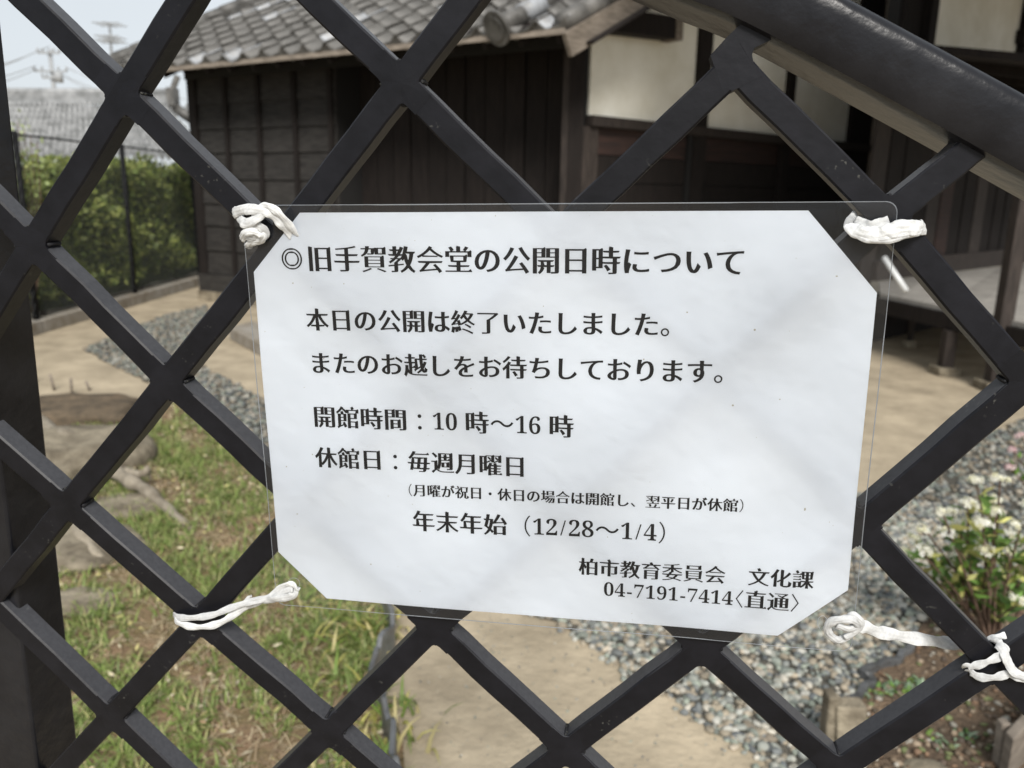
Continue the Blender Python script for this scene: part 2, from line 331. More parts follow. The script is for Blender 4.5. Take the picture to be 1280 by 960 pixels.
# grass
def blades(P, length, width, cols, lean, seg=3, flatb=False, z0=.004):
    n = len(P); a = rng.uniform(0, 6.28, n); L_ = length * rng.uniform(.5, 1.3, n); le = np.abs(rng.normal(lean, .25, n))
    k = (seg + 1) * 2; V = np.zeros((n, k, 3)); h = np.zeros((n, 3))
    dx, dy = np.cos(a), np.sin(a); sx, sy = -dy, dx
    for j in range(seg + 1):
        t = j / seg; ang = le * (0.4 + 1.0 * t); r_ = L_ * t * np.sin(np.minimum(ang, 1.5)); zz = L_ * t * np.cos(np.minimum(ang, 1.5)) + z0
        wd = width * (1 - t ** 1.6) * .5 + .0002
        cx, cy = P[:, 0] + dx * r_, P[:, 1] + dy * r_
        V[:, 2 * j] = np.stack([cx + sx * wd, cy + sy * wd, zz], 1); V[:, 2 * j + 1] = np.stack([cx - sx * wd, cy - sy * wd, zz], 1)
    F = np.array([[2 * j, 2 * j + 1, 2 * j + 3, 2 * j + 2] for j in range(seg)])
    Fa = F[None] + (np.arange(n) * k)[:, None, None]
    pal = np.array(cols)[rng.integers(0, len(cols), n)] * rng.uniform(.7, 1.3, n)[:, None]
    return V.reshape(-1, 3), Fa.reshape(-1, 4), np.repeat(pal, k, 0)
def leaf_quads(P, D, length, width, cols, droop=.3):
    n = len(P); D = D / (np.linalg.norm(D, axis=1)[:, None] + 1e-9); U = rng.normal(0, 1, (n, 3)); Sd = np.cross(D, U); Sd /= np.linalg.norm(Sd, axis=1)[:, None] + 1e-9
    L_ = length * rng.uniform(.65, 1.2, n)[:, None]; W_ = width * rng.uniform(.7, 1.15, n)[:, None]; Nn = np.cross(Sd, D)
    V = np.stack([P, P + D * L_ * .45 + Sd * W_ / 2 + Nn * W_ * .12, P + D * L_ - Nn * L_ * droop * .3, P + D * L_ * .45 - Sd * W_ / 2 + Nn * W_ * .12], 1)
    F = np.arange(n * 4).reshape(n, 4); pal = np.array(cols)[rng.integers(0, len(cols), n)] * rng.uniform(.7, 1.3, n)[:, None]
    return V.reshape(-1, 3), F, np.repeat(pal, 4, 0)
def cat_bl(L_):
    V, F, K = [], [], []; o = 0
    for v, f, c in L_:
        if f.shape[1] != 4: continue
        V.append(v); F.append(f + o); K.append(c); o += len(v)
    return np.concatenate(V), np.concatenate(F), np.concatenate(K)
def clumped(P, k, spread):
    return np.repeat(P, k, 0) + rng.normal(0, spread, (len(P) * k, 2))
green = [(.165, .225, .055), (.225, .295, .08), (.12, .175, .045), (.29, .34, .12), (.33, .32, .14)]
straw = [(.52, .43, .28), (.43, .32, .20), (.62, .54, .38), (.30, .21, .14), (.38, .28, .19)]
allP = scatter(LAWN, 2500, 26000)
def field(P, s, ph):  # slow patches
    return np.sin(P[:, 0] * s + ph) * np.sin(P[:, 1] * s * 1.3 + 2 * ph) + .6 * np.sin(P[:, 0] * s * 2.7 + P[:, 1] * s * 2.1 + ph)
fv = field(allP, 5.2, .8) + rng.normal(0, .45, len(allP))
rr = np.hypot(allP[:, 0], allP[:, 1])
gP = allP[(fv > -.35)][::3]; sP = allP[(fv < .45)]
near_line = allP[np.hypot(allP[:, 0] - G(480, 830)[0], allP[:, 1] - G(480, 830)[1]) < .45]
parts = [blades(clumped(gP[:3800], 7, .013), .058, .0062, green, .75),
         blades(clumped(gP[::4][:700], 4, .02), .035, .011, green[:4], 1.0),
         blades(rng.permutation(gP)[:9000] + rng.normal(0, .02, (len(rng.permutation(gP)[:9000]), 2)), .030, .007, [tuple(.9 * v for v in g_) for g_ in green] + straw[:2], 1.0, seg=2),
         blades(sP[:9000], .075, .0032, straw, 1.35, seg=2)]
V, F, K = cat_bl(parts)
prop(bigmesh('grass', V, F, grass_m, smooth=True, cols=K, cnt=4), 'patchy spring lawn of green tufts and dry straw left of the path', 'grass', kind='stuff')
LQ = rng.permutation(sP)[:2600]; LQ3 = np.c_[LQ, rng.uniform(.008, .03, len(LQ))]; LD_ = rng.normal(0, 1, (len(LQ), 3)) * (1, 1, .25)
V, F, K = leaf_quads(LQ3, LD_, .030, .011, [(.50, .42, .27), (.40, .30, .17), (.60, .53, .38), (.28, .19, .11), (.55, .50, .22)])
prop(bigmesh('leaf_litter', V, F, grass_m, cols=K, cnt=4), 'dead leaves and bits lying in the patchy lawn', 'leaf litter', kind='stuff')
# bamboo grass fringe
fr_px = [(400, 760), (420, 800), (438, 850), (445, 900), (452, 950), (465, 990), (475, 800), (470, 780), (460, 760), (500, 905)]
FP = np.array([G(*p)[:2] for p in fr_px]); FP = clumped(FP, 20, .06)
V, F, K = cat_bl([blades(FP, .10, .013, [(.16, .24, .05), (.42, .40, .12), (.52, .45, .22), (.20, .27, .07)], .8), blades(FP[::2] + .01, .07, .010, [(.60, .52, .28), (.5, .46, .16)], 1.1)])
prop(bigmesh('bamboo_grass', V, F, grass_m, smooth=True, cols=K, cnt=4), 'yellow tipped bamboo grass spilling over the grey lawn edging', 'bamboo grass', kind='stuff')

# lawn edging, bed edging
def strip(name, pts, h, th, m, label, cat, z=0):
    path = catmull([G(*p) for p in pts], 6); V = []; 
    for i, p in enumerate(path):
        d = path[min(i + 1, len(path) - 1)] - path[max(i - 1, 0)]; s = np.array([-d[1], d[0], 0]); s /= np.linalg.norm(s) + 1e-9
        hh = h * (1 + .15 * math.sin(i * 1.3) + .05 * math.sin(i * 2.2)); p = p + s * .006 * math.sin(i * .9)
        V += [p - s * th / 2 + (0, 0, z), p + s * th / 2 + (0, 0, z), p + s * th / 2 + (0, 0, z + hh), p - s * th / 2 + (0, 0, z + hh)]
    n = len(path); F = [(0, 1, 2, 3), tuple(4 * (n - 1) + k for k in (3, 2, 1, 0))]
    for i in range(n - 1):
        for k in range(4): F.append((4 * i + k, 4 * i + (k + 1) % 4, 4 * i + 4 + (k + 1) % 4, 4 * i + 4 + k))
    o = mesh(name, V, F, m, smooth=False); bevelled(o, th * .25); prop(o, label, cat); return o
strip('lawn_edging', [(478, 770), (492, 800), (478, 836), (466, 868), (480, 905), (490, 950), (496, 1010), (500, 1060)], .105, .016, plast_grey, 'crumpled grey plastic edging sheet between the lawn and the earth path', 'edging')
strip('bed_edging', [(1138, 812), (1128, 826), (1104, 838), (1079, 846), (1088, 862), (1062, 884), (1036, 892)], .035, .022, plast_grey, 'wavy grey edging between the pebbles and the flower bed', 'edging')

# rocks and roots
def rock(name, pts_px, h, m, label, cat, z0=-.02, seed=0, sub=3):
    P = np.array([G(*p)[:2] for p in pts_px]); c = P.mean(0); r_ = np.random.default_rng(seed)
    BV, BF = ico(sub); sx = np.ptp(P[:, 0]) / 2; sy = np.ptp(P[:, 1]) / 2; f = r_.normal(0, 1, (6, 3)); ph = r_.uniform(0, 6, 6)
    dis = sum(np.sin(BV @ f[i] * (1.5 + i) + ph[i]) * .10 / (1 + i * .5) for i in range(6))
    q = np.sign(BV) * np.abs(BV) ** .75
    V = q * np.array([sx, sy, h]) * (1 + dis)[:, None]; V[:, 2] = np.maximum(V[:, 2], z0); V += np.array([c[0], c[1], 0])
    o = mesh(name, V - np.array([c[0], c[1], 0]), BF, m, smooth=True); o.location = (c[0], c[1], 0); prop(o, label, cat); return o
rock('garden_rock', [(42, 534), (163, 534), (158, 508), (56, 508)], .105, stone_dk, 'flat topped brown boulder at the far edge of the lawn', 'rock', seed=3)
rock('garden_rock', [(36, 612), (124, 614), (112, 560), (44, 555)], .17, stone_m, 'tall lichen grey boulder just in front of the flat topped one', 'rock', seed=5)
rock('garden_rock', [(60, 720), (128, 722), (118, 660), (70, 660)], .06, stone_m, 'low mottled rock half sunk in the lawn beside the gate post', 'rock', seed=8)
rock('garden_rock', [(66, 772), (132, 768), (124, 745), (72, 742)], .035, stone_m, 'smallest grey rock in the grass, nearest to the gate post', 'rock', seed=9)
rock('garden_rock', [(125, 648), (185, 650), (180, 622), (130, 622)], .035, stone_m, 'pale rounded rock under the bleached root', 'rock', seed=12)
rock('garden_rock', [(140, 690), (185, 690), (180, 678), (145, 678)], .02, stone_m, 'thin flat stone lying in the grass below the root tip', 'rock', seed=14)
def root(pts, r0, label):
    path = catmull([G(px, py, z) for px, py, z in pts], 7); n = len(path)
    tp = [1 - .75 * i / (n - 1) + .22 * math.sin(i * .9) * (1 - i / n) for i in range(n)]
    o = mesh('tree_root', *tube(path, r0, 10, tp), root_m, smooth=True); prop(o, label, 'root'); return o
root([(40, 528, .06), (75, 545, .13), (105, 560, .10), (130, 580, .09), (160, 600, .06), (182, 612, .05), (205, 632, .03), (225, 650, .015), (240, 662, .005)], .055, 'long bleached root running from the rocks down into the lawn')
root([(150, 590, .05), (178, 592, .09), (184, 585, .12), (188, 600, .05)], .025, 'short upright stub forking from the bleached root')
root([(75, 655, .02), (100, 668, .05), (118, 690, .04), (135, 705, .01)], .04, 'thick grey root arching over the low rock by the gate post')
for i, (px, py, h) in enumerate([(45, 478, .13), (68, 488, .12), (90, 492, .11), (112, 488, .07)]):
    p = G(px, py); q = p + np.array([rng.normal(0, .01), 0, h])
    o = mesh('bamboo_stake', *tube([p, (p + q) / 2, q], .009, 7), wood_pale, smooth=True)
    prop(o, ['thin dry stake at the lawn edge, nearest the gate post', 'second dry stake from the gate post', 'third dry stake from the gate post', 'shortest dry stake, farthest from the gate post'][i], 'stake', 'dry stakes at the far lawn edge')

# slab and wooden pieces at the bed
def slab(name, px0, px1, py, h, th, m, label, cat, tilt=0):
    a, b = G(px0, py), G(px1, py); V, F = box8(a, b, b + np.array([0, th, 0]), a + np.array([0, th, 0]), (tilt, .01, h))
    o = mesh(name, V, F, m); bevelled(o, .006, 3); prop(o, label, cat); return o
slab('edging_stone', 1046, 1084, 950, .15, .05, stone_m, 'upright brown grey edging stone at the corner of the flower bed', 'edging stone', -.012)
slab('edging_stone', 1030, 1043, 946, .17, .05, stone_m, 'narrow upright stone left of the wide one at the bed corner', 'edging stone')
slab('wooden_stake', 1246, 1258, 965, .135, .03, wood_pale, 'round topped pale wooden peg in the flower bed', 'stake')
a, b = G(1256, 985), G(1330, 900); V, F = box8(a, b, b + np.array([0, .035, 0]), a + np.array([0, .035, 0]), (0, 0, .14))
o = mesh('bed_board', V, F, wood_pale); bevelled(o, .004); prop(o, 'pale plank set on edge beside the wooden peg', 'board')
rock('garden_rock', [(1130, 985), (1185, 985), (1180, 955), (1135, 955)], .03, stone_m, 'dark rounded rock at the foot of the flower bed, below the gate bars', 'rock', seed=21)
rock('garden_rock', [(1258, 940), (1276, 940), (1274, 925), (1260, 925)], .03, stone_m, 'small pinkish stone next to the plank on edge', 'rock', seed=22)
rock('garden_rock', [(1105, 868), (1116, 868), (1116, 858), (1105, 858)], .02, stone_m, 'small pale stone alone on the brown soil', 'rock', seed=23)
# little ground plants in the bed
Q = np.array([G(*p)[:2] for p in [(1110, 868), (1128, 864), (1140, 872), (1085, 872), (1165, 880), (1180, 858), (1170, 935), (1200, 925), (1148, 858)]]); Q = clumped(Q, 14, .018)
V, F, K = blades(Q, .028, .012, [(.12, .22, .05), (.20, .30, .07), (.25, .33, .22), (.16, .24, .14)], 1.0, z0=.015)
prop(bigmesh('ground_weeds', V, F, grass_m, smooth=True, cols=K, cnt=4), 'small green weeds scattered on the brown flower bed', 'weeds', kind='stuff')

# ================================================================== SHRUBS
def shrub(name, base, tips, label, flower_cols, leaf_n, cl=.027):
    root_e = empty(name, base, label, 'shrub'); base = np.array(base)
    st = []; LP, LD = [], []; heads = []
    for tip in tips:
        tip = np.array(tip); mid = base + (tip - base) * np.array([.35, .35, .5]) + rng.normal(0, .02, 3)
        path = catmull([base + rng.normal(0, .012, 3) * (1, 1, 0), mid, tip], 6); st.append(tube(path, .006, 6, .55))
        for k in range(leaf_n):
            t = rng.uniform(.55, 1); p = path[int(t * (len(path) - 1))]; d = rng.normal(0, 1, 3); d[2] = abs(d[2]) * .5 + .15
            LP.append(p + rng.normal(0, .004, 3)); LD.append(d)
        heads.append(tip)
    o = mesh('stem', *join(st), stem_m, root_e, smooth=True, world=True)
    V, F, K = leaf_quads(np.array(LP), np.array(LD), .060, .021, [(.10, .18, .04), (.14, .25, .055), (.24, .31, .07), (.48, .47, .16), (.07, .13, .035)])
    o = bigmesh('foliage', V, F, leaf_m, root_e, smooth=True, cols=K, cnt=4)
    BV = []
    for h in heads:
        n = int(rng.integers(14, 32)); cl_ = cl * rng.uniform(.6, 1.15); d = rng.normal(0, 1, (n, 3)); d /= np.linalg.norm(d, axis=1)[:, None]; d[:, 2] = np.abs(d[:, 2]) * .9 - .1
        c = h + d * cl_ * rng.uniform(.35, 1.05, (n, 1)) * np.array([1.15, 1.15, .75]) + rng.normal(0, .004, 3); V4 = []; F4 = []
        for i in range(n):
            u = np.cross(d[i], [.3, .2, 1]); u /= np.linalg.norm(u); v = np.cross(d[i], u)
            for k in range(4):
                a = k * math.pi / 2 + i; e = u * math.cos(a) + v * math.sin(a); s = np.cross(d[i], e); r_ = cl * rng.uniform(.30, .48); q = len(V4)
                V4 += [c[i], c[i] + e * r_ * .6 + s * r_ * .35 + d[i] * .002, c[i] + e * r_ + d[i] * .001, c[i] + e * r_ * .6 - s * r_ * .35 + d[i] * .002]; F4.append((q, q + 1, q + 2, q + 3))
        pal = np.array(flower_cols)[rng.integers(0, len(flower_cols), n)]
        BV.append((np.array(V4), np.array(F4), np.repeat(pal, 16, 0)))
    for v, f, k in BV: bigmesh('flower_head', v, f, petal_m, root_e, smooth=False, cols=k, cnt=4)
    return root_e
bs = G(1235, 822)
tips = [AT(px, py, bs[1] + rng.uniform(-.22, .2)) for px, py in [(1125, 690), (1155, 660), (1160, 700), (1185, 665), (1190, 700), (1205, 690), (1228, 655), (1232, 690), (1245, 640), (1262, 690), (1270, 720), (1215, 745), (1245, 745), (1242, 625), (1275, 660), (1285, 630), (1165, 735), (1250, 600), (1190, 640), (1300, 690), (1310, 650), (1222, 722), (1262, 668), (1210, 625), (1280, 750), (1140, 672), (1150, 688), (1172, 722), (1130, 705), (1262, 745), (1200, 655), (1220, 600), (1178, 640)]]
shrub('flowering_shrub', bs, tips, 'low variegated shrub crowded with white flower heads on the brown bed', [(.82, .81, .70), (.85, .84, .78), (.74, .72, .48)], 19)
bs2 = G(1330, 690)
tips = [AT(px, py, bs2[1] + rng.uniform(-.2, .1)) for px, py in [(1266, 562), (1278, 548), (1290, 575), (1310, 540), (1262, 585)]]
shrub('flowering_shrub', bs2, tips, 'pink flowered shrub at the far right, partly outside the frame', [(.72, .52, .52), (.80, .64, .62), (.6, .38, .4)], 9, .028)

# ================================================================== MAIN BUILDING (old wooden chapel house)
cA = G(269, 375)
uA = np.array([G(269 + 1060 * .3, 0, 0)[0], 0, 0]) * 0
def vp_dir(px): d = ray(px, 480 - 240 + .018 * (px - 640) * 1.0); return d[:2] / np.hypot(*d[:2])
uA = -vp_dir(-1060)                             # along facade A, left to right and nearer
A = Wall(cA, uA)
aR = A.s_at(712); cB = A.P(aR, 0)
uB = vp_dir(1840); B = Wall(cB, uB)
house = empty('timber_house', (cB[0], cB[1], 0), 'old single storey timber house with plaster panels and grey tiled roof behind the gate', 'house')
def hp(name, VF, m, smooth=False, bev=0, label=None):
    o = mesh(name, VF[0], VF[1], m, house, smooth, world=True)
    if bev: bevelled(o, bev)
    if label: o['label'] = label
    return o
HZ = 2.95
# --- facade A, left bay: lapped grey boards with battens
a0, a1 = A.s_at(250), A.s_at(424)
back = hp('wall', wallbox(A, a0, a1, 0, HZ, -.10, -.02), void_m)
zb = .35; k = 0
while zb < HZ - .05:
    h = .30 + .02 * math.sin(k * 2.1); V, F = wallbox(A, a0 + .06, a1, zb, min(zb + h, HZ), -.018, .004)
    V = [np.array(v) for v in V]
    for i in (2, 3): V[i][:2] += A.n * .022       # lower lip stands proud
    hp('clapboard', (V, F), wood_grey); zb += h - .002; k += 1
for px in (292, 332, 376, 420):
    a = A.s_at(px); hp('batten', wallbox(A, a - .03, a + .03, .3, HZ - .22, .02, .06), wood_dark)
hp('post', wallbox(A, a0 - .04, a0 + .10, 0, HZ, -.05, .05), wood_dark)
hp('sill', wallbox(A, a0 - .05, a1, .12, .34, -.05, .07), wood_grey)
hp('foundation', wallbox(A, a0 - .05, aR, 0, .12, -.2, .10), stone_m)
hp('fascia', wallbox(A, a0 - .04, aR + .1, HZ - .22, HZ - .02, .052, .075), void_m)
# --- facade A, right bay: deep set dark planks
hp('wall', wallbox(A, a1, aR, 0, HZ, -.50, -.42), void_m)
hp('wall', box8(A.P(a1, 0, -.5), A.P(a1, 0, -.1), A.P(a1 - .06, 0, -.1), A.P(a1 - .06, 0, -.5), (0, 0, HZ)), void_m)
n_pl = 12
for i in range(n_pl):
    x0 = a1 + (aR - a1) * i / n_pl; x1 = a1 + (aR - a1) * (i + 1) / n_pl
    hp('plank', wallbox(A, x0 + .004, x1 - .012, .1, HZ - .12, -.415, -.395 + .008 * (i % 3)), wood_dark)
# --- corner post between the two facades
hp('post', box8(A.P(aR - .03, 0, .02), B.P(.13, 0, .02), B.P(.13, 0, -.12), A.P(aR - .03, 0, -.12), (0, 0, HZ + .3)), wood_dark)
hp('post_trim', wallbox(A, aR - .10, aR - .035, 0, HZ, -.05, .015), wood_post)
# --- wall B
def bb(name, px0, px1, z0, z1, o0, o1, m, **k): return hp(name, wallbox(B, B.s_at(px0), B.s_at(px1), z0, z1, o0, o1), m, **k)
zp = B.sz(735, 143)[1]; 
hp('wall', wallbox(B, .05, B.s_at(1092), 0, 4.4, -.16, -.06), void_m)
for x0, x1 in ((735, 861), (876, 971), (980, 1051)):
    bb('plaster_panel', x0, x1, zp, 4.1, -.058, -.03, plaster_m)
for x0, x1 in ((861, 876), (971, 980), (1051, 1077)):
    bb('post', x0, x1, 0, 4.1, -.05, .02, wood_dark)
bb('post', 1078, 1093, 0, 4.1, -.05, .09, wood_pale)
bb('wall_plate', 733, 1077, zp - .10, zp - .005, -.05, .045, wood_post)
for x0, x1 in ((745, 858), (878, 969), (982, 1050)):
    zz = zp - .105; i = 0
    while zz > .25:
        h = .26; bb('wall_board', x0, x1, zz - h + .012, zz, -.055, -.035 + .006 * (i % 2), wood_red if i in (0, 3) else wood_dark); zz -= h; i += 1
bb('door_stile', 722, 745, .2, zp - .105, -.04, .0, wood_post)
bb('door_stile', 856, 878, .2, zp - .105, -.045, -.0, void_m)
# --- roof over facade A
OUT = .62; pitch = math.radians(27)
e0a = A.s_at(250) - .62; e1a = aR + .02
up = np.array([B.u[0], B.u[1], math.tan(math.radians(28))]); up /= np.linalg.norm(up)
EZ = 0
# eave height so that its front edge passes the sight line at (427, 74)
We = Wall(A.P(0, 0, OUT), A.u); ze = We.sz(427, 60)[1]
e1a = (We.P(We.s_at(700), 0)[:2] - A.p0) @ A.u
e0a = (We.P(We.s_at(135), 0)[:2] - A.p0) @ A.u
E0 = A.P(e0a, ze, OUT); E1 = A.P(e1a, ze, OUT); ua = np.array([*A.u, 0.]); nn = np.cross(ua, up); nn = nn if nn[2] > 0 else -nn
RL = 5.2
hp('roof_deck', ([E0 - nn * .05, E1 - nn * .05, E1 + up * RL - nn * .05, E0 + up * RL - nn * .05, E0 - nn * .02, E1 - nn * .02, E1 + up * RL - nn * .02, E0 + up * RL - nn * .02], BOXF), wood_dark)
hp('eave_board', beam(E0 - nn * .035 - np.array([0, 0, .01]) + np.array([*A.n, 0]) * .012, E1 - nn * .035 - np.array([0, 0, .01]) + np.array([*A.n, 0]) * .012, .02, .05), wood_pale)
for i in range(18):
    a = e0a + .1 + (e1a - e0a - .2) * i / 17; p = A.P(a, ze, OUT - .02)
    hp('rafter', beam(p - nn * .10, p + up * 1.0 - nn * .10, .05, .08), wood_dark)
# pan tiles: one mesh, many copies
TW, TL = .30, .265
prof = []
for i in range(13):
    u = i / 12; x = u * (TW * 1.08); z = .042 * math.cos(2 * math.pi * (u * .92 + .10)) + .014 * math.cos(4 * math.pi * u); prof.append((x, z))
tv, tf = [], []
for yy, zz in ((-.012, .0), (TL * 1.18, -.032)):
    for x, z in prof: tv.append((x, yy, z + zz + .032))
for yy, zz in ((-.012, -.028), (TL * 1.18, -.05)):
    for x, z in prof: tv.append((x, yy, z + zz + .032))
k = len(prof)
for i in range(k - 1):
    tf += [(i, i + 1, k + i + 1, k + i), (2 * k + i + 1, 2 * k + i, 3 * k + i, 3 * k + i + 1), (2 * k + i, 2 * k + i + 1, i + 1, i)]
tf += [(0, k, 3 * k, 2 * k), (k - 1, 3 * k - 1, 4 * k - 1, 2 * k - 1)]
upo = np.cross(nn, ua); upo = upo if upo[2] > 0 else -upo; skew = (up @ ua) / (up @ upo)
RM = np.array([ua, upo, nn]).T
tme = {}
for key, m in (('a', tile_m), ('b', tile_lt)):
    o0 = mesh('roof_tile', tv, tf, m, house, smooth=True); o0.data.polygons.foreach_set('use_smooth', [True] * len(tf)); tme[key] = o0.data; bpy.data.objects.remove(o0)
ncol = int((e1a - e0a) / TW) + 1; cnt = 0; NR = min(12, 290 // ncol)
for r_ in range(NR):
    for c_ in range(int(TL * r_ * skew / TW), ncol + int(TL * r_ * skew / TW)):
        lt = random.random() < .06
        o = bpy.data.objects.new('roof_tile', tme['b' if lt else 'a']); C.objects.link(o)
        p = E0 + ua * (TW * c_ + rng.normal(0, .004)) + upo * (TL * r_ + rng.normal(0, .004)) + nn * rng.normal(.0, .004)
        jm = Matrix(RM.tolist()).to_4x4() @ Matrix.Rotation(rng.normal(0, .018), 4, 'Z') @ Matrix.Rotation(rng.normal(0, .012), 4, 'Y')
        o.parent = house; o.matrix_parent_inverse = house.matrix_basis.inverted(); o.matrix_basis = Matrix.Translation(Vector(p)) @ jm; cnt += 1
# upper roof, beyond the picture: one ridged sheet
V, F = [], []
nx = ncol * 8
for j in (0, 1):
    for i in range(nx + 1):
        u = i / 8; z = .02 * math.cos(2 * math.pi * (u * .92 + .10)); V.append(E0 + ua * TW * u + up * (TL * NR + j * (RL - TL * NR)) + nn * z)
F = [(i, i + 1, nx + 2 + i, nx + 1 + i) for i in range(nx)]
o = hp('upper_tiles', (V, F), tile_m, smooth=True); o['kind'] = 'stuff'
# eave scallops: each front tile has a hanging lip
for c_ in range(ncol):
    p = E0 + ua * (TW * c_); Vl = []
    for x, z in prof: Vl.append(p + ua * x + nn * (z + .032))
    for x, z in prof: Vl.append(p + ua * x + nn * (z - .030 - .035 * (0.5 + .5 * math.cos(2 * math.pi * (x / TW)))))
    Vl = [v - up * .014 for v in Vl] + [v - up * .001 for v in Vl]
    kk = len(prof); Fl = []
    for i in range(kk - 1):
        Fl += [(i, i + 1, kk + i + 1, kk + i), (2 * kk + i + 1, 2 * kk + i, 3 * kk + i, 3 * kk + i + 1), (i, 2 * kk + i, 2 * kk + i + 1, i + 1), (kk + i, kk + i + 1, 3 * kk + i + 1, 3 * kk + i)]
    hp('eave_tile', (Vl, Fl), tile_m, smooth=False)
# verges
def verge(Es, side):
    for r_ in range(12):
        p = Es + up * (TL * r_) + nn * (.055); q = p + up * TL * 1.1 - nn * .012
        hp('verge_tile', tube([p, (p + q) / 2, q], .085, 14), tile_lt if (r_ in (1, 3) and side > 0) else tile_m, smooth=True)
verge(E0 + ua * .05, -1); VG = E1 - ua * .62; verge(VG, 1); verge(E1 - ua * .03 - nn * .03, 0)
Ed = VG + nn * .05 - up * .03
hp('verge_end_disc', tube([Ed, Ed - up * .03, Ed - up * .035], .15, 26), tile_m)
hp('verge_end_disc', tube([Ed - up * .035, Ed - up * .05], .10, 20), tile_m)
# bargeboard
pb = E1 + ua * .06 - nn * .13 - up * .10; V, F = beam(pb, pb + up * 5, .05, .20); hp('bargeboard', (V, F), wood_pale, bev=.004)
pb2 = E1 + ua * .04 - nn * .20 + up * .1; hp('soffit_board', beam(pb2, pb2 + up * 4.8, .30, .02), wood_dark)
# purlin end
pz = B.sz(800, 30)[1]; s_ = B.s_at(800)
q0 = B.P(.1, pz - .08, .12); q1 = B.P(B.s_at(812), pz - .02, .12)
hp('purlin', beam(q0, q1, .18, .20), wood_dark, bev=.006)
q2 = B.P(B.s_at(820), pz - .018, .12); hp('purlin_cap', beam(q1, q2, .20, .22), wood_pale, bev=.004)

# --- veranda and right wing
VZ = .56
f1, f0 = G(1185, 384, VZ), G(1100, 367, VZ); f2 = G(1420, 432, VZ); b1, b0 = G(1420, 312, VZ), G(1098, 352, VZ)
nb = 9
for i in range(nb):
    t0, t1 = i / nb, (i + 1) / nb; a, b = f0 + (f2 - f0) * t0, f0 + (f2 - f0) * t1 ; c, d = b0 + (b1 - b0) * t1, b0 + (b1 - b0) * t0
    g_ = (b - a) * .012; hp('floorboard', box8(a + g_ - (0, 0, .04), b - g_ - (0, 0, .04), c - g_ - (0, 0, .04), d + g_ - (0, 0, .04), (0, 0, .04)), floor_w)
hp('veranda_beam', beam(f0 - (0, 0, .11), f2 - (0, 0, .11), .08, .13), wood_dark)
Cw = Wall(b0, (b1 - b0)); sC0 = 0; sC1 = Cw.s_at(1400)
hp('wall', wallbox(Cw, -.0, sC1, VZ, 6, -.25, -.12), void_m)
npk = 26
for i in range(npk):
    x0 = Cw.s_at(1095) + (sC1 - Cw.s_at(1095)) * i / npk; x1 = Cw.s_at(1095) + (sC1 - Cw.s_at(1095)) * (i + 1) / npk
    hp('plank', wallbox(Cw, x0 + .005, x1 - .012, VZ, 2.75, -.11, -.085 + .01 * (i % 3)), wood_red if i % 7 == 5 else wood_dark if i % 4 else wood_post)
hp('wall_sill', wallbox(Cw, 0, sC1, VZ + .002, VZ + .22, -.08, -.03), wood_post)
zc = Cw.sz(1200, 75)[1]
foc = np.array([*Cw.n, 0]) * 1.7; Wl_ = Wall(Cw.P(0, 0, 1.7), Cw.u); zfe = Wl_.sz(1152, 17)[1]
e = [Cw.P(Cw.s_at(1020), zfe + .30, -.05), Cw.P(sC1, zfe + .30, -.05)]; fo = foc + np.array([0, 0, -.34])
hp('lean_to_roof', box8(e[0], e[1], e[1] + fo, e[0] + fo, (0, 0, .06)), wood_dark)
for i in range(9):
    p = e[0] + (e[1] - e[0]) * (i + .5) / 9 - np.array([0, 0, .045]); hp('rafter', beam(p, p + fo, .06, .08), wood_dark)
hp('upper_boards', wallbox(Cw, 0, sC1, 2.70, zfe + .3, -.11, -.08), wood_dark)
hp('upper_boards', wallbox(Cw, 0, Cw.s_at(1150), zfe + .3, 6, -.11, -.065), wood_dark)
hp('plaster_panel', wallbox(Cw, Cw.s_at(1150), sC1, zfe + .3, 7.5, -.11, -.07), plaster_m)
for px in (1135, 1250, 1350): hp('post', wallbox(Cw, Cw.s_at(px) - .07, Cw.s_at(px) + .07, zfe + .3, 7.5, -.06, .03), wood_dark)
hp('tie_beam', wallbox(Cw, Cw.s_at(1245), sC1, Cw.sz(1260, 48)[1], Cw.sz(1260, 30)[1], -.06, .035), wood_dark)
# unseen eaves above the view, added and sized to shade the upper right plaster
e = [B.P(B.s_at(1060), 5.6, -.1), B.P(B.s_at(1700), 5.6, -.1)]; fo = np.array([*B.n, 0]) * 3.2 + np.array([0, 0, -.5])
hp('shading_eave', box8(e[0], e[1], e[1] + fo, e[0] + fo, (0, 0, .2)), wood_dark)
e = [Cw.P(Cw.s_at(1120) - 4.5, 5.0, -.1), Cw.P(sC1, 5.0, -.1)]; fo = np.array([*Cw.n, 0]) * 3.6 + np.array([0, 0, -.85])
hp('shading_eave', box8(e[0], e[1], e[1] + fo, e[0] + fo, (0, 0, .2)), wood_dark)
# posts on stones
def vpost(px, py, wd, z1, label):
    p = G(px, py); base = hp('post_base_stone', box8(p + (-wd, -wd, 0), p + (wd, -wd, 0), p + (wd, wd, 0), p + (-wd, wd, 0), (0, 0, .07)), stone_m, bev=.012)
    h = wd * .5; hp('post', box8(p + (-h, -h, .07), p + (h, -h, .07), p + (h, h, .07), p + (-h, h, .07), (0, 0, z1 - .07)), wood_post, bev=.006)
vpost(1180, 468, .095, VZ - .18, ''); vpost(1240, 487, .105, 3.2, '')
vpost(1136, 434, .05, VZ - .18, '')
# dark skirting under the veranda
sk = Wall((f0 + (b0 - f0) * .45), (b1 - b0)); hp('skirting', wallbox(sk, 0, 3.0, 0, VZ - .05, -.02, 0), wood_dark)
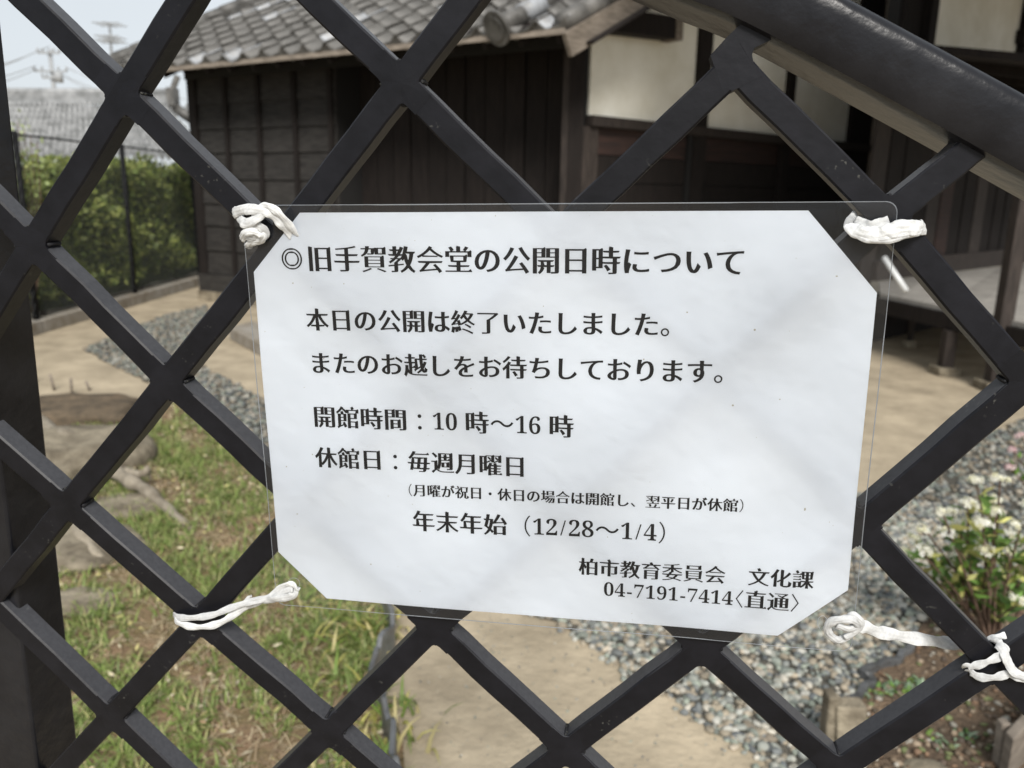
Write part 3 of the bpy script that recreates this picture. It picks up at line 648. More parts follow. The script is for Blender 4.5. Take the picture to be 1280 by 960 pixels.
# stepping box below facade A
s0 = G(287, 424); s1 = G(330, 448); V, F = box8(s0, s1, s1 + (.25, .35, 0), s0 + (.1, .4, 0), (0, 0, .12)); o = mesh('stone_step', V, F, curb_m); bevelled(o, .01); prop(o, 'long grey stone step at the foot of the house wall, left of the notice', 'step')
# step boards by the veranda's left end, pipe, lamp
sb = empty('wooden_steps', G(1118, 405), 'grey wooden steps against the left end of the veranda', 'steps')
for i, (py, z) in enumerate(((382, .12), (372, .27), (360, .42))):
    a, b = G(1085, py + 22, z), G(1137, py + 10, z); hb = np.array([.05, .35, 0])
    mesh('tread', *box8(a, b, b + hb, a + hb, (0, 0, .035)), floor_w, sb, world=True)
a, b = G(1136, 418), G(1120, 408); mesh('stringer', *box8(a, a + (.04, 0, 0), b + (.08, .5, 0), b + (.04, .5, 0), (0, 0, .42)), wood_dark, sb, world=True)
p, q = AT(1105, 322, 6.3), AT(1133, 364, 6.1)
o = mesh('white_pipe', *tube([p, (p + q) / 2, q], .022, 12), steel_m, smooth=True); prop(o, 'short white pipe leaning against the veranda behind the top right corner of the notice', 'pipe')

# ================================================================== HEDGE, FENCE, FAR HOUSE
h0, h1 = G(30, 424), G(262, 354); hd = (h1 - h0) / np.linalg.norm(h1 - h0); hn = np.array([hd[1], -hd[0], 0]);
if hn @ h0 > 0: hn = -hn
hs_, he_ = h0 - hd * 2.5, h1 + hd * 6
cu = empty('boundary_curb', h0, 'low concrete block curb below the wire fence on the left', 'curb')
nbk = 14; Lc = np.linalg.norm(he_ - hs_)
for i in range(nbk):
    a, b = hs_ + hd * (Lc * i / nbk + .006), hs_ + hd * (Lc * (i + 1) / nbk - .006)
    o = mesh('curb_block', *box8(a, b, b - hn * .16, a - hn * .16, (0, 0, .13)), curb_m, cu, world=True); bevelled(o, .008)
Lh = Lc; n_l = 46000
t = rng.uniform(0, Lh, n_l); dp = rng.beta(.8, 2.2, n_l) * .8; top = 1.42 + .32 * np.clip((t - 3.4) / 1.0, 0, 1) + .05 * np.sin(t * 5) + .04 * np.sin(t * 11)
hh = rng.uniform(.10, 1, n_l) ** .85 * top; lump = .09 * np.sin(t * 4.1 + hh * 3) + .07 * np.sin(hh * 7.3 + t * 2) + .05 * np.sin(t * 13 + hh * 11)
P = hs_[None] + hd[None] * t[:, None] - hn[None] * (.34 + dp + lump)[:, None]; P[:, 2] = hh
D = rng.normal(0, .8, (n_l, 3)) + hn * .7 + np.array([0, 0, .2])
V, F, K = leaf_quads(P, D, .095, .055, [(.20, .25, .06), (.27, .32, .08), (.14, .19, .05), (.36, .40, .12), (.22, .25, .08)], .5)
hg = empty('hedge', hs_ - hn * .6, 'clipped green hedge behind the wire fence on the left', 'hedge')
o = bigmesh('foliage', V, F, leaf_m, hg, smooth=False, cols=K, cnt=4)
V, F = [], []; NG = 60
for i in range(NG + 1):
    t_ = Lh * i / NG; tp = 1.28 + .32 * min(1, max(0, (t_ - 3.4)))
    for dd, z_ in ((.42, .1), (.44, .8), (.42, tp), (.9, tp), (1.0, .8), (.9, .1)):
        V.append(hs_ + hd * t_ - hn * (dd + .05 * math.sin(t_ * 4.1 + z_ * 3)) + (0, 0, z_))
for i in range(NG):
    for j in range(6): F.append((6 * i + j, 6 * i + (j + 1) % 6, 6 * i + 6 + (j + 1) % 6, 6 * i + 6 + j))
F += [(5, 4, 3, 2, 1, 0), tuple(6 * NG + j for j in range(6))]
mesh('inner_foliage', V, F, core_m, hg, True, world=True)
st = []
for i in range(22):
    p = hs_ + hd * (Lh * (i + .5) / 22) - hn * (.7 + .1 * math.sin(i * 3)); st.append(tube([p, p + (.03, .02, .8), p + (-.02, .05, 1.55)], .03, 7, .5))
for v, f in st: mesh('trunk', v, f, stem_m, hg, True, world=True)
# twiggy sapling above the hedge at the far left
sp = AT(30, 300, h0[1] + .6); sp[2] = 0
sap = empty('sapling', sp, 'thin pale leaved sapling rising above the hedge at the far left', 'sapling')
st = []; LP = []
for px, py in ((8, 160), (22, 152), (30, 163), (38, 170), (14, 172), (46, 178)):
    tip = AT(px, py, sp[1]); path = catmull([sp + (0, 0, .1), sp * .4 + tip * .6 + (.04, 0, -.1), tip], 5); st.append(tube(path, .012, 5, .7))
    for _ in range(24): LP.append(path[rng.integers(6, len(path))] + rng.normal(0, .05, 3))
mesh('trunk', *join(st), stem_m, sap, True, world=True)
V, F, K = leaf_quads(np.array(LP), rng.normal(0, 1, (len(LP), 3)), .07, .03, [(.26, .32, .12), (.33, .38, .18)]); bigmesh('crown', V, F, leaf_m, sap, cols=K, cnt=4)
# wire fence
wf = empty('wire_fence', h0, 'dark wire mesh fence with thin steel posts standing on the curb', 'fence')
def on_curb(px, py=330):
    Wl = Wall(h0 - hn * .08, hd); return Wl.s_at(px), Wl
FH = 1.80
s152, Wf = on_curb(158); s38, _ = on_curb(28)
gap = s152 - s38
for i in range(-1, 5):
    s = s38 + gap * i; p = Wf.P(s, .13); mesh('post', *tube([p, p + (0, 0, FH / 2), p + (0, 0, FH)], .030, 10), metal_post, wf, True, world=True)
mesh('top_rail', *tube([Wf.P(s38 - gap, FH + .10), Wf.P(s38 + gap * 4, FH + .10)], .012, 6), metal_post, wf, True, world=True)
wv, wfc = [], []
dia = .07; s = s38 - gap
while s < s38 + gap * 4:
    for sg in (1, -1):
        z0, z1 = .16, FH + .10; L1 = (z1 - z0) * .6
        p, q = Wf.P(s, z0, .012 * sg), Wf.P(s + sg * L1, z1, .012 * sg)
        wv.append(tube([p, q], .0016, 3))
    s += dia
o = mesh('wire_mesh', *join(wv), wire_m, wf, world=True); o['kind'] = 'stuff'

# far tiled house
def roofface(name, P00, P10, P11, P01, nc, nr, m, parent, amp=.03):
    V, F = [], []; P00, P10, P11, P01 = map(np.array, (P00, P10, P11, P01)); nrm = np.cross(P10 - P00, P01 - P00); nrm = nrm / np.linalg.norm(nrm); nrm = nrm if nrm[2] > 0 else -nrm
    for r_ in range(nr):
        for e_ in (0, 1):
            v = (r_ + e_) / nr; off = .0 if e_ else .20
            for i in range(nc * 4 + 1):
                u = i / (nc * 4); V.append((P00 * (1 - u) + P10 * u) * (1 - v) + (P01 * (1 - u) + P11 * u) * v + nrm * (off + amp * math.cos(2 * math.pi * u * nc)))
    w_ = nc * 4 + 1
    for r_ in range(nr):
        b_ = 2 * r_ * w_
        F += [(b_ + i, b_ + i + 1, b_ + w_ + i + 1, b_ + w_ + i) for i in range(w_ - 1)]
        if r_ < nr - 1: F += [(b_ + w_ + i, b_ + w_ + i + 1, b_ + 2 * w_ + i + 1, b_ + 2 * w_ + i) for i in range(w_ - 1)]
    return mesh(name, V, F, m, parent, True, world=True)
YF = 24.0
r0, r1 = AT(6, 131, YF), AT(206, 131, YF + 1); e0_, e1_ = AT(-42, 205, YF - 3.2), AT(262, 205, YF - 2.2)
fh = empty('neighbour_house', (r0[0], YF, 0), 'neighbouring house with pale grey tiled roof beyond the hedge', 'house')
roofface('roof', e0_, e1_, r1, r0, 34, 9, tile_far, fh, .085)
bk = np.array([0, 4.2, 0])
roofface('roof', r1 + bk * 0, r1 + np.array([2.4, 1.5, -1.55]), e1_ + np.array([2.4, 8, 0]), r1 + np.array([.2, 5, 0]), 4, 4, tile_far, fh)
gbl = [r1, e1_, e1_ + np.array([.6, 6.4, 0])]; mesh('roof', [v + (0, 0, 0) for v in (r1 + (.02, .0, -.02), e1_ + (.02, 0, 0), AT(275, 205, YF + 3))], [(0, 1, 2)], tile_far, fh, world=True)
mesh('wall', *box8(e0_ * (1, 1, 0) + (.6, .6, 0), e1_ * (1, 1, 0) + (-.6, .6, 0), e1_ * (1, 1, 0) + (-.6, 6, 0), e0_ * (1, 1, 0) + (.6, 6, 0), (0, 0, e0_[2])), plaster_m, fh, world=True)
for k_ in range(3):
    mesh('ridge_course', *beam(r0 + (-.1, 0, .07 + .09 * k_), r1 + (.1, 0, .07 + .09 * k_), .34 - .06 * k_, .075), tile_far, fh, world=True)
mesh('ridge_cap', *tube([r0 + (-.15, 0, .34), r1 + (.15, 0, .34)], .12, 12), tile_far, fh, True, world=True)
pr = r1 + (.15, 0, .2); mesh('ridge_end_tile', *join([beam(pr, pr + (.22, 0, 0), .42, .55), tube([pr + (.1, 0, .2), pr + (.3, 0, .62)], .09, 8)]), tile_m, fh, world=True)
hp_ = [r1 + (.1, 0, .05), AT(250, 156, YF + 1)]; mesh('hip_ridge', *tube(hp_, .16, 10), tile_m, fh, True, world=True)
# utility pole with wires
pt = AT(62, 62, 60.); pbm = np.array([pt[0], pt[1], 0])
up_ = empty('utility_pole', pbm, 'distant concrete utility pole with crossarms against the pale sky', 'utility pole')
mesh('pole', *tube([pbm, (pt + pbm) / 2, pt], .19, 12, .3), pole_m, up_, True, world=True)
for dz, wd in ((-.25, 1.5), (-1.45, 2.3), (-1.9, 1.2)):
    p = pt + (0, 0, dz); mesh('crossarm', *beam(p - (wd / 2, .2, 0), p + (wd / 2, -.2, 0), .12, .12), pole_m, up_, world=True)
    for x in (-wd / 2, -wd / 4, wd / 4, wd / 2): mesh('insulator', *tube([p + (x, -.2, .05), p + (x, -.2, .32)], .07, 8), pole_m, up_, True, world=True)
mesh('transformer', *tube([pt + (.6, -.3, -2.2), pt + (.6, -.3, -1.5)], .28, 14), pole_m, up_, True, world=True)
for i, (dz, x0, px, py) in enumerate(((-.0, 0, -60, 88), (-.2, -.6, -60, 92), (-1.3, -1.1, -60, 98), (-1.5, -1, -60, 108))):
    p = pt + (x0, 0, dz + .2); q = AT(px, py, 50.); mid = (p + q) / 2 - (0, 0, .35)
    o = mesh('power_wire', *tube(catmull([p, mid, q], 6), .03, 4), pole_m, None, True); prop(o, ['highest power line left of the utility pole', 'second power line from the top left of the pole', 'third power line from the top left of the pole', 'lowest power line left of the utility pole'][i], 'wire', 'power lines left of the pole')
for i, (dz, x0, px, py) in enumerate(((-.0, .6, 330, 150), (-1.2, 1.1, 330, 172), (-1.6, .5, 330, 182), (-1.9, 1., 300, 190))):
    p = pt + (x0, 0, dz); q = AT(px, py, 66.); mid = (p + q) / 2 - (0, 0, .5)
    o = mesh('power_wire', *tube(catmull([p, mid, q], 6), .025, 4), pole_m, None, True); prop(o, ['highest power line right of the utility pole', 'second power line from the top right of the pole', 'third power line from the top right of the pole', 'lowest power line right of the utility pole'][i], 'wire', 'power lines right of the pole')
# rooftop aerial
at_, ab = AT(137, 28, 20.), AT(142, 112, 20.)
ae = empty('roof_aerial', ab, 'thin two tier television aerial above the neighbouring roof', 'aerial')
mesh('mast', *tube([ab, at_], .03, 6), pole_m, ae, True, world=True)
for f_, wd in ((.03, .62), (.22, .56), (.28, .62)):
    p = at_ + (ab - at_) * f_
    for dy in (-.2, 0, .2): mesh('element', *tube([p + (-wd / 2, dy, 0), p + (wd / 2, dy, 0)], .014, 5), pole_m, ae, True, world=True)
    mesh('boom', *tube([p + (0, -.3, 0), p + (0, .3, 0)], .016, 5), pole_m, ae, True, world=True)

# ================================================================== GATE
gate = empty('iron_gate', None, 'black painted iron gate with diagonal lattice bars and a heavy sloping top rail', 'gate', mat=GMAT)
Npx = {'N1': (152, 118), 'N2': (500, 103), 'N3': (920, 82), 'N4': (37, 307), 'N5': (208, 478), 'N6': (1110, 272), 'N7': (82, 633), 'N8': (247, 778), 'N10': (137, 897), 'N11': (409, 917), 'N12': (542, 787), 'N13': (707, 940), 'N14': (877, 812), 'N15': (1075, 660), 'N16': (1245, 835), 'N17': (1048, 965), 'N18': (890, 470), 'N19': (1288, 478), 'N20': (697, 295), 'N21': (345, 305), 'H1': (375, 634), 'H2': (530, 478), 'H3': (706, 648)}
ZL = -.0028
ND = {k: gp(*v, ZL)[:2] for k, v in Npx.items()}
ND['N9'] = ND['N10'] + (ND['N4'] - ND['N5']) * 1.0
def ext(a, b, k=1.0): return ND[b] + (ND[b] - ND[a]) * k
def bar(path, w_, dep, zf, cham=.0009, nm='lattice_bar'):
    # subdivide with a little hand made wobble
    pts = []
    for a, b in zip(path, path[1:]):
        for i in range(6): pts.append(a + (b - a) * i / 6)
    pts.append(path[-1]); pts = [p + rng.normal(0, .00022, 2) for p in pts]
    hw = w_ / 2; prof = [(-hw, -dep), (-hw, -cham), (-hw + cham, 0), (hw - cham, 0), (hw, -cham), (hw, -dep)]
    V, F = [], []; k = len(prof)
    for i, p in enumerate(pts):
        d0 = pts[i] - pts[max(i - 1, 0)]; d1 = pts[min(i + 1, len(pts) - 1)] - pts[i]; d = d0 / (np.linalg.norm(d0) + 1e-9) + d1 / (np.linalg.norm(d1) + 1e-9); d /= np.linalg.norm(d)
        s = np.array([-d[1], d[0]]); ws = 1 + rng.normal(0, .012)
        for x, z in prof: V.append((p[0] + s[0] * x * ws, p[1] + s[1] * x * ws, zf + z + rng.normal(0, .00006)))
    for i in range(len(pts) - 1):
        for j in range(k):
            F.append((i * k + j, i * k + (j + 1) % k, (i + 1) * k + (j + 1) % k, (i + 1) * k + j))
    F.append(tuple(range(k))); F.append(tuple((len(pts) - 1) * k + j for j in range(k))[::-1])
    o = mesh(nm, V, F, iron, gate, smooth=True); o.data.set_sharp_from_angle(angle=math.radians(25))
    return o
BW, BD = .0130, .0118
slash = [[ext('N4', 'N1', 1.2), 'N1', 'N4', ext('N1', 'N4')], [ext('N21', 'N2', 1.2), 'N2', 'N21', 'N5', 'N7', ext('N5', 'N7')],
         [ND['N3'] + (ND['N3'] - ND['N20']) * .06, 'N3', 'N20', 'H2', 'H1', 'N8', 'N10', ext('N8', 'N10', 2)],
         [gp(1235, 172, ZL)[:2], 'N6', 'N18', 'H3', 'N12', 'N11', ext('N12', 'N11', 2)],
         [ext('N15', 'N19', .8), 'N19', 'N15', 'N14', 'N13', ext('N14', 'N13', 1.6)], [ext('N17', 'N16', 2.5), 'N16', 'N17', ext('N16', 'N17', 2)]]
back = [['N3', 'N6', 'N19', ext('N6', 'N19', 3)], [ext('N20', 'N2'), 'N2', 'N20', 'N18', 'N15', 'N16', ext('N15', 'N16', 3)],
        [ext('N21', 'N1', 1.3), 'N1', 'N21', 'H2', 'H3', 'N14', 'N17', ext('N14', 'N17', 3)], [ext('N5', 'N4'), 'N4', 'N5', 'H1', 'N12', 'N13', ext('N12', 'N13', 3)],
        [ext('N8', 'N7'), 'N7', 'N8', 'N11', ext('N8', 'N11', 3)], ['N9', 'N10', ext('N9', 'N10', 3)]]
gv = lambda q: ND[q] if isinstance(q, str) else q
for i, ch in enumerate(slash): bar([gv(q) for q in ch], BW + .0004 * ((i % 3) - 1), BD, ZL)
for i, ch in enumerate(back): bar([gv(q) for q in ch], BW - .0006, BD, ZL - .00012)
ND['N3b'] = ND['N3'] + np.array([.010, .016])
pl = [gp(*p, ZL) for p in [(888, 69), (909, 46), (932, 24), (975, 44), (943, 60), (940, 68), (942, 79), (949, 90), (953, 95), (915, 114), (911, 111), (907, 111), (903, 112)]]
n_ = len(pl); V = [p + (0, 0, .00003) for p in pl] + [p - (0, 0, BD) for p in pl]
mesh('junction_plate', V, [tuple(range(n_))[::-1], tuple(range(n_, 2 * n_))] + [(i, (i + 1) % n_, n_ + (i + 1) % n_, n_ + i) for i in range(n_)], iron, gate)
# weld fillets in the four corners of every crossing
sd_, bd_ = {}, {}
for table, chains in ((sd_, slash), (bd_, back)):
    for ch in chains:
        for i, q in enumerate(ch):
            if isinstance(q, str):
                a, b = gv(ch[max(i - 1, 0)]), gv(ch[min(i + 1, len(ch) - 1)]); d1 = (gv(q) - a); d2 = (b - gv(q)); l1, l2 = np.linalg.norm(d1), np.linalg.norm(d2)
                table[q] = (d1 / l1 if l1 > 1e-6 else d2 / l2, d2 / l2 if l2 > 1e-6 else d1 / l1)
for kname, c in ND.items():
    if kname not in sd_ or kname not in bd_ or kname == 'N3': continue
    r_ = np.random.default_rng(abs(int(c[0] * 1e5)) + 3)
    s_in, s_out = sd_[kname]; b_in, b_out = bd_[kname]       # slash runs down left, back runs down right
    arms = [-s_in, -b_in, s_out, b_out]                       # up right, up left, down left, down right
    hw = BW / 2 - .0007; ring = []
    for q in range(4):
        d, e = arms[q], arms[(q + 1) % 4]; sd2 = np.array([-d[1], d[0]]); se = np.array([e[1], -e[0]])
        A_ = np.array([[d[0], -e[0]], [d[1], -e[1]]]); rhs = (se - sd2) * hw; tt = np.linalg.solve(A_, rhs); cr = c + sd2 * hw + d * tt[0]
        R_ = r_.uniform(.0022, .0048)
        ring.append(c + d * BW * 1.15 - sd2 * hw if q == 0 else None); ring = [p for p in ring if p is not None]
        ring.append(c + d * BW * 1.15 + sd2 * hw)
        p0, p2 = cr + d * R_, cr + e * R_
        for k in range(7): t = k / 6; ring.append(p0 * (1 - t) ** 2 + cr * 2 * t * (1 - t) + p2 * t * t + r_.normal(0, .00008, 2))
        ring.append(c + e * BW * 1.15 + se * hw)
    ring = ring[:-1]; n_ = len(ring)
    V = [(*p, ZL - .00006 + r_.normal(0, .00002)) for p in ring] + [(*p, ZL - BD + .001) for p in ring] + [(*c, ZL + .00012)]
    F = [(i, (i + 1) % n_, 2 * n_) for i in range(n_)] + [(i, n_ + i, n_ + (i + 1) % n_, (i + 1) % n_) for i in range(n_)]
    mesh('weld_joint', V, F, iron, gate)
    # beads of old weld and grime in the angles
    V, F = [], []
    for q in range(4):
        d, e = arms[q], arms[(q + 1) % 4]; m_ = (d + e); m_ /= np.linalg.norm(m_); p = c + m_ * (BW * .5 * 1.50)
        a3 = np.array([*p, ZL - .0012]); b3 = np.array([*(p - m_ * .0003), ZL - BD + .001]); v, f = tube([a3, (a3 + b3) / 2 + r_.normal(0, .0002, 3), b3], r_.uniform(.0007, .0013), 7); k0 = len(V); V += v; F += [tuple(i + k0 for i in g_) for g_ in f]
    mesh('weld_bead', V, F, weld_m, gate, True)
# heavy top rail
RP = [gp(*p, -.003)[:2] for p in [(700, -62), (845, 0), (902, 22), (960, 50), (1070, 109), (1185, 172), (1280, 225), (1400, 292), (1560, 384), (1720, 478)]]
path = catmull([np.array([*p, 0]) for p in RP], 10)
prof = [(0, -.043), (0, -.0075), (.0004, -.0035), (.0016, .0004), (.0040, .0017), (.0090, .0026), (.0140, .0031), (.0190, .0033), (.0225, .0031), (.0250, .0021), (.0268, .0000), (.0277, -.0030), (.0280, -.0090), (.0280, -.043)]
V, F = [], []; k = len(prof)
for i, p in enumerate(path):
    d = path[min(i + 1, len(path) - 1)] - path[max(i - 1, 0)]; d /= np.linalg.norm(d); s = np.array([-d[1], d[0], 0])
    for v, z in prof: V.append(p + s * v + np.array([0, 0, z]))
for i in range(len(path) - 1):
    for j in range(k): F.append((i * k + j, (i + 1) * k + j, (i + 1) * k + (j + 1) % k, i * k + (j + 1) % k))
o = mesh('top_rail', V, F, rail_m, gate, True); o.data.set_sharp_from_angle(angle=math.radians(40))
# gate stile on the left
U3 = np.array([.045, 1, -.014]); X0 = lambda y: -.3255 + .045 * (y + .1)
c4 = [(-.06, -.046), (0, -.046), (0, -.0095), (-.06, -.0095)]
V = [np.array([X0(-.35) + x, -.35, z - .014 * -.35]) for x, z in c4] + [np.array([X0(.4) + x, .40, z - .014 * .4]) for x, z in c4]
o = mesh('gate_stile', V, BOXF, rail_m, gate); bevelled(o, .0018, 3)

# ================================================================== NOTICE
notice = empty('laminated_notice', None, 'laminated white paper notice with Japanese opening hours tied to the gate bars', 'notice', mat=GMAT)
def zp_(x, y):                                  # the sheet is not quite flat
    return .55 * (.0008 * np.sin(x * 21 + 1.2) * np.cos(y * 17 + .4) + .0006 * np.sin((x + y) * 38 + .7) + .00035 * np.sin((x - y) * 63) + .0010 * np.exp(-((x - .13) ** 2 + (y - .09) ** 2) / .0012) - .0003 * np.sin(x * 9)) + .0001
def sheet_grid(name, outline, z0, m, step=.004):
    o_ = np.array(outline); lo, hi = o_.min(0), o_.max(0)
    nxg = int((hi[0] - lo[0]) / step); nyg = int((hi[1] - lo[1]) / step)
    import bmesh
    bm = bmesh.new(); vs = [bm.verts.new((*p, 0)) for p in outline]; bm.faces.new(vs)
    for i in range(1, nxg): bmesh.ops.bisect_plane(bm, geom=bm.verts[:] + bm.edges[:] + bm.faces[:], plane_co=(lo[0] + (hi[0] - lo[0]) * i / nxg, 0, 0), plane_no=(1, 0, 0))
    for i in range(1, nyg): bmesh.ops.bisect_plane(bm, geom=bm.verts[:] + bm.edges[:] + bm.faces[:], plane_co=(0, lo[1] + (hi[1] - lo[1]) * i / nyg, 0), plane_no=(0, 1, 0))
    for v in bm.verts: v.co.z = z0 + zp_(v.co.x, v.co.y)
    me = bpy.data.meshes.new(name); bm.normal_update(); bm.to_mesh(me); bm.free(); me.materials.append(m)
    me.polygons.foreach_set('use_smooth', [True] * len(me.polygons))
    o = bpy.data.objects.new(name, me); C.objects.link(o); o.parent = notice; return o
paper_pts = [(-.1485, -.0782), (-.1223, -.1045), (.1178, -.1047), (.1491, -.0772), (.1485, .0687), (.1165, .1047), (-.1213, .1047), (-.1485, .0755)]
sheet_grid('paper', paper_pts, 0, paper, .008)
def rrect(x0, y0, x1, y1, r_, n=5):
    out = []
    for cx, cy, a in ((x1 - r_, y0 + r_, -90), (x1 - r_, y1 - r_, 0), (x0 + r_, y1 - r_, 90), (x0 + r_, y0 + r_, 180)):
        for k in range(n + 1): t = math.radians(a + 90 * k / n); out.append((cx + r_ * math.cos(t), cy + r_ * math.sin(t)))
    return out
lam = rrect(-.1520, -.1105, .1535, .1085, .005)
sheet_grid('film', lam, .00030, film, .008)
# sealed rim of the pouch: a fine raised edge that catches the light
def rim(name, pts, wd, z, m):
    V, F = [], []; n_ = len(pts); cen = np.mean(pts, 0)
    dens = []
    for a, b in zip(pts, pts[1:] + pts[:1]):
        a, b = np.array(a), np.array(b); kk = max(1, int(np.linalg.norm(b - a) / .006))
        for j in range(kk): dens.append(a + (b - a) * j / kk)
    for p in dens:
        d = (cen - p) / np.array([.15, .1]); d = np.sign(d) * (np.abs(d) > .55); d = d / (np.linalg.norm(d) + 1e-9)
        for off, zz in ((0, 0), (wd, 0), (wd * .5, .00025)): q = p + d * off; V.append((q[0], q[1], z + zz + zp_(*q)))
    n_ = len(dens)
    for i in range(n_):
        j = (i + 1) % n_
        for a, b in ((0, 2), (2, 1), (1, 0)): F.append((3 * i + a, 3 * j + a, 3 * j + b, 3 * i + b))
    return mesh(name, V, F, m, notice, True)
rim_m = mat('film edge', (.55, .58, .62), .25, attr=None, transl=.5); rim_m.node_tree.nodes['Principled BSDF'].inputs['Alpha'].default_value = .5
rim('film_rim', lam, .0005, .0003, rim_m)

# ---- lettering: book-style shapes cut from the built-in glyph outlines
def glyph(ch, weight=1.0):
    """one character: triangles of the built-in outline with level strokes thinned, upright ones kept strong, wedges at stroke ends"""
    c = bpy.data.curves.new('glyph', 'FONT'); c.body = LATIN.get(ch, ch); c.size = 1; c.resolution_u = 5
    o = bpy.data.objects.new('glyph', c); C.objects.link(o); dg = bpy.context.evaluated_depsgraph_get(); me = o.evaluated_get(dg).to_mesh()
    idx = {}; mp = []; co = []
    for v in me.vertices:
        k = (round(v.co.x, 5), round(v.co.y, 5))
        if k not in idx: idx[k] = len(co); co.append(np.array(v.co[:2]))
        mp.append(idx[k])
    F = [tuple(mp[i] for i in p.vertices) for p in me.polygons]; o.evaluated_get(dg).to_mesh_clear(); bpy.data.objects.remove(o); bpy.data.curves.remove(c)
    F = [f for f in F if len(set(f)) == len(f)]
    ed = {}
    for f in F:
        a_ = sum(co[f[i]][0] * co[f[(i + 1) % len(f)]][1] - co[f[(i + 1) % len(f)]][0] * co[f[i]][1] for i in range(len(f)))
        g_ = f if a_ > 0 else f[::-1]
        for i in range(len(g_)): ed[(g_[i], g_[(i + 1) % len(g_)])] = 1
    nxt, prv = {}, {}
    for a, b in ed:
        if (b, a) not in ed: nxt[a] = b; prv[b] = a          # ink on the left of a -> b
    lat = ch in LATIN; kana = 0x3040 <= ord(ch) <= 0x30ff; sym = ch in '（）〈〉。、：・～◎'
    ax, ay = (-.006, -.002) if lat else (-.004, -.014) if ch in '◎〈〉（）' else (.004, .002) if sym else (.034, .000) if kana else (.035, -.010)
    wed = []; new = [p.copy() for p in co]
    for b in nxt:
        if b not in prv: continue
        a, c2 = prv[b], nxt[b]; e1, e2 = co[b] - co[a], co[c2] - co[b]; l1, l2 = np.linalg.norm(e1), np.linalg.norm(e2); e1, e2 = e1 / l1, e2 / l2
        n1, n2 = np.array([e1[1], -e1[0]]), np.array([e2[1], -e2[0]])
        h1 = ax * n1[0] ** 2 + ay * n1[1] ** 2; h2 = ax * n2[0] ** 2 + ay * n2[1] ** 2; det = n1[0] * n2[1] - n1[1] * n2[0]
        if abs(det) > .4: v = np.array([(h1 * n2[1] - h2 * n1[1]) / det, (n1[0] * h2 - n2[0] * h1) / det])
        else: q = n1 + n2; q /= np.linalg.norm(q) + 1e-9; v = q * (h1 + h2) / 2
        if np.linalg.norm(v) > .04: v *= .04 / np.linalg.norm(v)
        new[b] = co[b] + v
        if not (lat or kana or sym) and c2 in nxt:
            d = nxt[c2]; e3 = co[d] - co[c2]; l3 = np.linalg.norm(e3); e3 = e3 / (l3 + 1e-9)
            if n2[0] > .95 and .03 < l2 < .10 and l1 > .09 and l3 > .05 and abs(e1[1]) < .1 and abs(e3[1]) < .1:    # right hand end of a level stroke
                x, y = co[c2][0] + ax, co[c2][1] + ay; wed.append([(x - .13, y - .004), (x + .004, y - .026), (x - .040, y + .058)])
            if n2[1] > .95 and prv.get(b) is not None and n1[0] > .95 and l1 > .12 and l2 > .14:                        # top right corner of a box
                x, y = co[b][0] + ax, co[b][1] + ay; wed.append([(x - .11, y - .004), (x + .012, y - .020), (x - .022, y + .036)])
            if n2[1] > .95 and .04 < l2 < .10 and l1 > .12 and n1[0] > .9:                                              # head of an upright stroke
                x, y = co[c2][0], co[c2][1]; wed.append([(x - .040, y + .018), (x + .03, y - .02), (x + l2 * .9, y - .004)])
    return [tuple(p) for p in new], F, wed
LATIN = {c: chr(0x1D7CE + i) for i, c in enumerate('0123456789')}
LATIN['/'] = '/'; LATIN['-'] = '-'
ADV = {'〈': .5, '〉': .5, **{c: .53 for c in '0123456789'}, '/': .38, '-': .36, ' ': .27}
GC = {}
def text_line(txt, pxL, pxR, em_, name='text_line', dw=1.0, cy=.36):
    a = gp(*pxL); b = gp(*pxR); yc = (a[1] + b[1]) / 2; tot = sum(ADV.get(c, 1.0) for c in txt)
    V, F = [], []; x = 0; k_ = (b[0] - a[0]) / tot; dyx = (b[1] - a[1]) / (b[0] - a[0]); em = k_ * .985
    for c in txt:
        adv = ADV.get(c, 1.0)
        if c not in ' 　':
            if c not in GC: GC[c] = glyph(c, dw)
            gv_, gf, wd = GC[c]
            xs = [p[0] for p in gv_]; ys = [p[1] for p in gv_]
            if c in LATIN:
                s = em * (1.0 if c in '0123456789' else .95); ox = x * k_ + (adv * k_ - (max(xs) + min(xs)) * s * .96) / 2
                tr_ = lambda p, s=s, ox=ox: (ox + p[0] * s * .96, (p[1] - .34) * s)
                if c == '-': tr_ = lambda p, s=s, ox=x * k_ + (adv * k_ - (max(xs) + min(xs)) * em) / 2: (ox + p[0] * em, (p[1] - .34) * em)
            else:
                ox = x * k_ + (k_ - em) / 2 - (.5 * em if c == '〈' else 0) + ((.5 - (max(xs) + min(xs)) / 2) * em if c == '：' else 0); tr_ = lambda p, ox=ox: (ox + p[0] * em, (p[1] - cy) * em)
            k0 = len(V)
            for p in gv_: q = tr_(p); V.append((a[0] + q[0], a[1] + q[1] + q[0] * dyx, 0))
            F += [tuple(k0 + i for i in f) for f in gf]
            for tri in wd:
                k0 = len(V)
                for p in tri: q = tr_(p); V.append((a[0] + q[0], a[1] + q[1] + q[0] * dyx, 1))
                F.append((k0, k0 + 1, k0 + 2))
        x += adv
    V = [(x_, y_, .00010 + z_ * .00003 + zp_(x_, y_)) for x_, y_, z_ in V]
    return mesh(name, V, F, ink, notice)
text_line('◎旧手賀教会堂の公開日時について', (350, 323.5), (933, 328), .0112)
text_line('本日の公開は終了いたしました。', (382, 400), (859, 407), .0112)
text_line('またのお越しをお待ちしております。', (386, 454), (926, 466), .0112)
text_line('開館時間：10 時～16 時', (391, 521), (718, 533.5), .0112)
